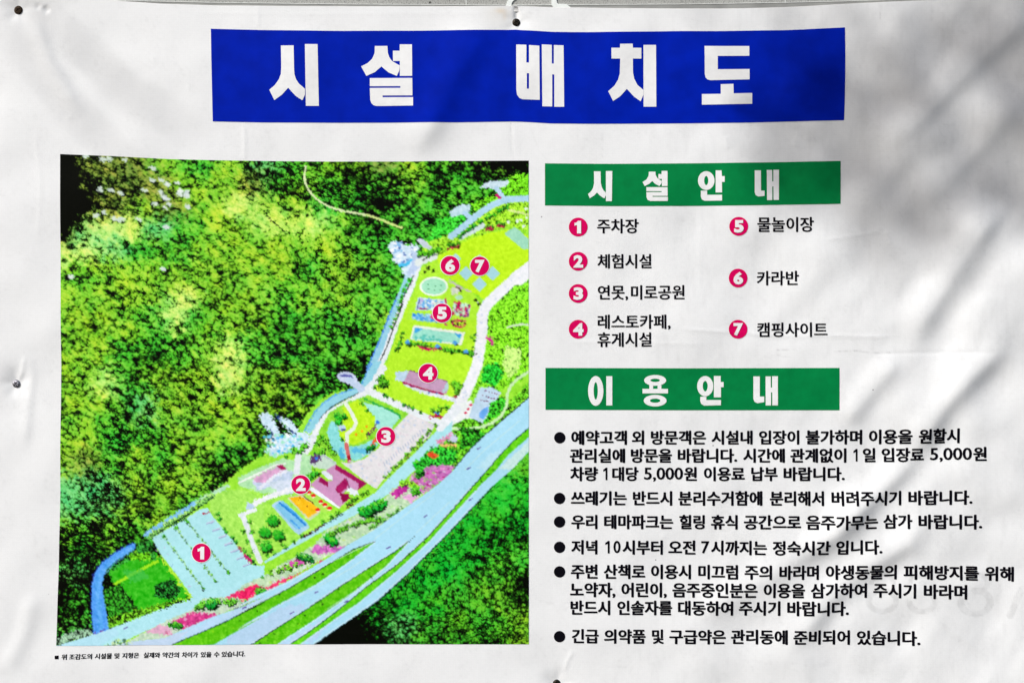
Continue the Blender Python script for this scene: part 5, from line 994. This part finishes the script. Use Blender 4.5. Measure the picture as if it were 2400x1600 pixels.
for x, y, r, slot, mat, lab in ((42, 23.5, 10.4, 0.6, M_screw2, 'rusty dark brown screw at the top left corner of the banner'),
                                (1210, 52.3, 9.4, 0.35, M_screw, 'dark bronze screw above the middle of the blue title bar'),
                                (37, 899, 9.6, 0.9, M_screw3, 'scuffed silvery screw at the left edge beside the aerial picture'),
                                (1305, 1602, 9.6, 0.2, M_screw, 'dark screw cut off by the bottom edge below the notices')):
    h = float(samp(Hh, x, y)) * 0.001; X, _, Z = P(x, y)
    root = empty('screw', (X, -h - 0.0004, Z), lab, 'screw', 'screws holding the banner to the wall')
    bm_obj('head', screw_head(r * S, slot), mat, root, True)
    bm = bmesh.new(); tube(bm, [(0, -0.0005, 0), (0, h + 0.03, 0)], [r * S * 0.36, r * S * 0.30], 12); bm_obj('shank', bm, mat, root, True)

# ------------------------------------------------------------------ white painted strokes on the wall, running up out of view
def back(x, y): return W0 + (x - W0) * 1.0055, H0 + (y - H0) * 1.0055      # the wall lies a little farther back than the banner
def ZN(u, v): return back(1120 + u / 9.8, v / 9.8)
bm = bmesh.new()
for pl in ([ZN(640, 170), ZN(650, 140), ZN(660, 80), ZN(685, 25), ZN(705, 0), ZN(800, -90), ZN(900, -140), ZN(1060, -150), ZN(1060, -60), ZN(930, -50), ZN(850, 0), ZN(800, 40), ZN(775, 90), ZN(770, 170)],
           [ZN(1690, -300), ZN(1800, -300), ZN(1806, 0), ZN(1815, 65), ZN(1840, 98), ZN(2030, 100), ZN(2080, 140), ZN(2150, 195), ZN(2100, 230), ZN(1780, 230), ZN(1690, 125), ZN(1688, 0)]):
    V, Fc = fill_outlines([pl]); vs = []
    for x, y in V:
        X, _, Z = P(x, y); vs.append(bm.verts.new((X, -0.0021, Z)))
    for f in Fc: bm.faces.new([vs[i] for i in f])
bmesh.ops.recalc_face_normals(bm, faces=bm.faces[:])
ext = bmesh.ops.extrude_face_region(bm, geom=bm.faces[:]); 
for e_ in ext['geom']:
    if isinstance(e_, bmesh.types.BMVert): e_.co.y += 0.0018
bm_obj('painted_stroke', bm, M_paint, wall)

# ------------------------------------------------------------------ the tree whose branches shade the right of the banner (stands behind the viewer's left shoulder)
M_leaf = material('tree_leaf', (0.06, 0.11, 0.03), rough=0.6, vary=0.4, vscale=8)
M_bark = material('tree_bark', (0.16, 0.12, 0.09), rough=0.9, vary=0.4, vscale=12, bump=0.6, bscale=60)
tree_x = 1.9
def toward(x, y, tdist):
    p = np.array(P(x, y)); return p + SUN * tdist
tp = toward(4300, 900, 8.0)
tree = empty('tree', (tp[0], tp[1], 0), 'leafy tree opposite the banner, out of view, whose branches throw the soft shade on it', 'tree')
loc = np.array([tp[0], tp[1], 0])
bm = bmesh.new()
top_p = toward(4100, -600, 8.0)
tube(bm, [Vector(loc - loc), Vector((0.05, 0, 2.5)), Vector((top_p - loc) * np.array([0.5, 0.5, 0.8])), Vector(top_p - loc)], [0.16, 0.14, 0.11, 0.06], 12)
limb = [(4250, 200), (3300, 60), (2600, 20), (2250, 120), (2020, 210), (1800, 300)]
tube(bm, [Vector(toward(x, y, 8.0 + 0.1 * i) - loc) for i, (x, y) in enumerate(limb)], [0.10, 0.06, 0.035, 0.02, 0.012, 0.006], 8)
tube(bm, [Vector(toward(x, y, 8.2) - loc) for x, y in ((2700, 25), (2450, 300), (2300, 420), (2150, 500), (2050, 560))], [0.03, 0.02, 0.014, 0.010, 0.005], 8)
for tw, r in (([(3300, 60), (2300, -330), (1200, -250), (400, -180), (50, -20), (165, 95), (240, 150), (290, 218), (350, 245), (455, 315)], 0.007),
              ([(50, -20), (60, 120), (145, 225), (190, 280), (275, 362), (330, 420)], 0.0055)):
    tube(bm, [Vector(toward(x, y, 8.0) - loc) for x, y in tw], [r * 1.6] + [r] * (len(tw) - 2) + [r * 0.5], 6)
bm_obj('trunk', bm, M_bark, tree, True)
bm = bmesh.new()
blobs = [(2070, 230, 130, 18), (2140, 190, 90, 8), (1960, 260, 90, 7), (2260, 40, 110, 9), (2380, 60, 90, 10), (2180, 110, 80, 5), (2000, 390, 90, 9), (2080, 350, 90, 8),
         (1890, 230, 100, 7), (1780, 240, 90, 4), (2150, 520, 70, 9), (2210, 470, 60, 6), (2300, 200, 60, 6), (2330, 400, 70, 6), (2400, 300, 70, 8), (2420, 130, 60, 8),
         (1960, 440, 70, 5), (1850, 400, 80, 4), (2060, 60, 80, 5), (1900, 30, 70, 3), (2250, 560, 60, 3), (2440, 500, 70, 4), (1750, 60, 80, 1), (2100, 620, 70, 2), (1650, 150, 120, 1),
         (2650, 100, 200, 90), (3100, 50, 260, 90), (3500, -100, 300, 120), (4000, -500, 400, 200), (4400, -200, 350, 150), (2700, -400, 300, 120), (2600, 400, 120, 40)]
for (bx, by, br, n) in blobs:
    for _ in range(n):
        a = rnd.gauss(0, 0.6) * br; c = rnd.gauss(0, 0.6) * br
        p = toward(bx + a, by + c, 9.0 + rnd.uniform(-0.6, 1.2)) - loc
        l = rnd.uniform(0.028, 0.05); w = l * 0.5
        d1 = Vector((rnd.gauss(0, 1), rnd.gauss(0, 1), rnd.gauss(0, 1))).normalized(); d2 = d1.cross(Vector((rnd.gauss(0, 1), rnd.gauss(0, 1), rnd.gauss(0, 1)))).normalized(); d3 = d1.cross(d2) * 0.15
        p = Vector(p)
        v = [bm.verts.new(p + q) for q in (d1 * -l, d1 * -l * 0.3 + d2 * w + d3 * w, d1 * l * 0.5 + d2 * w * 0.8 + d3 * w, d1 * l, d1 * l * 0.5 - d2 * w * 0.8 + d3 * w, d1 * -l * 0.3 - d2 * w + d3 * w)]
        bm.faces.new((v[0], v[1], v[2], v[3])); bm.faces.new((v[0], v[3], v[4], v[5]))
crown = bm_obj('crown', bm, M_leaf, tree); crown['kind'] = 'stuff'
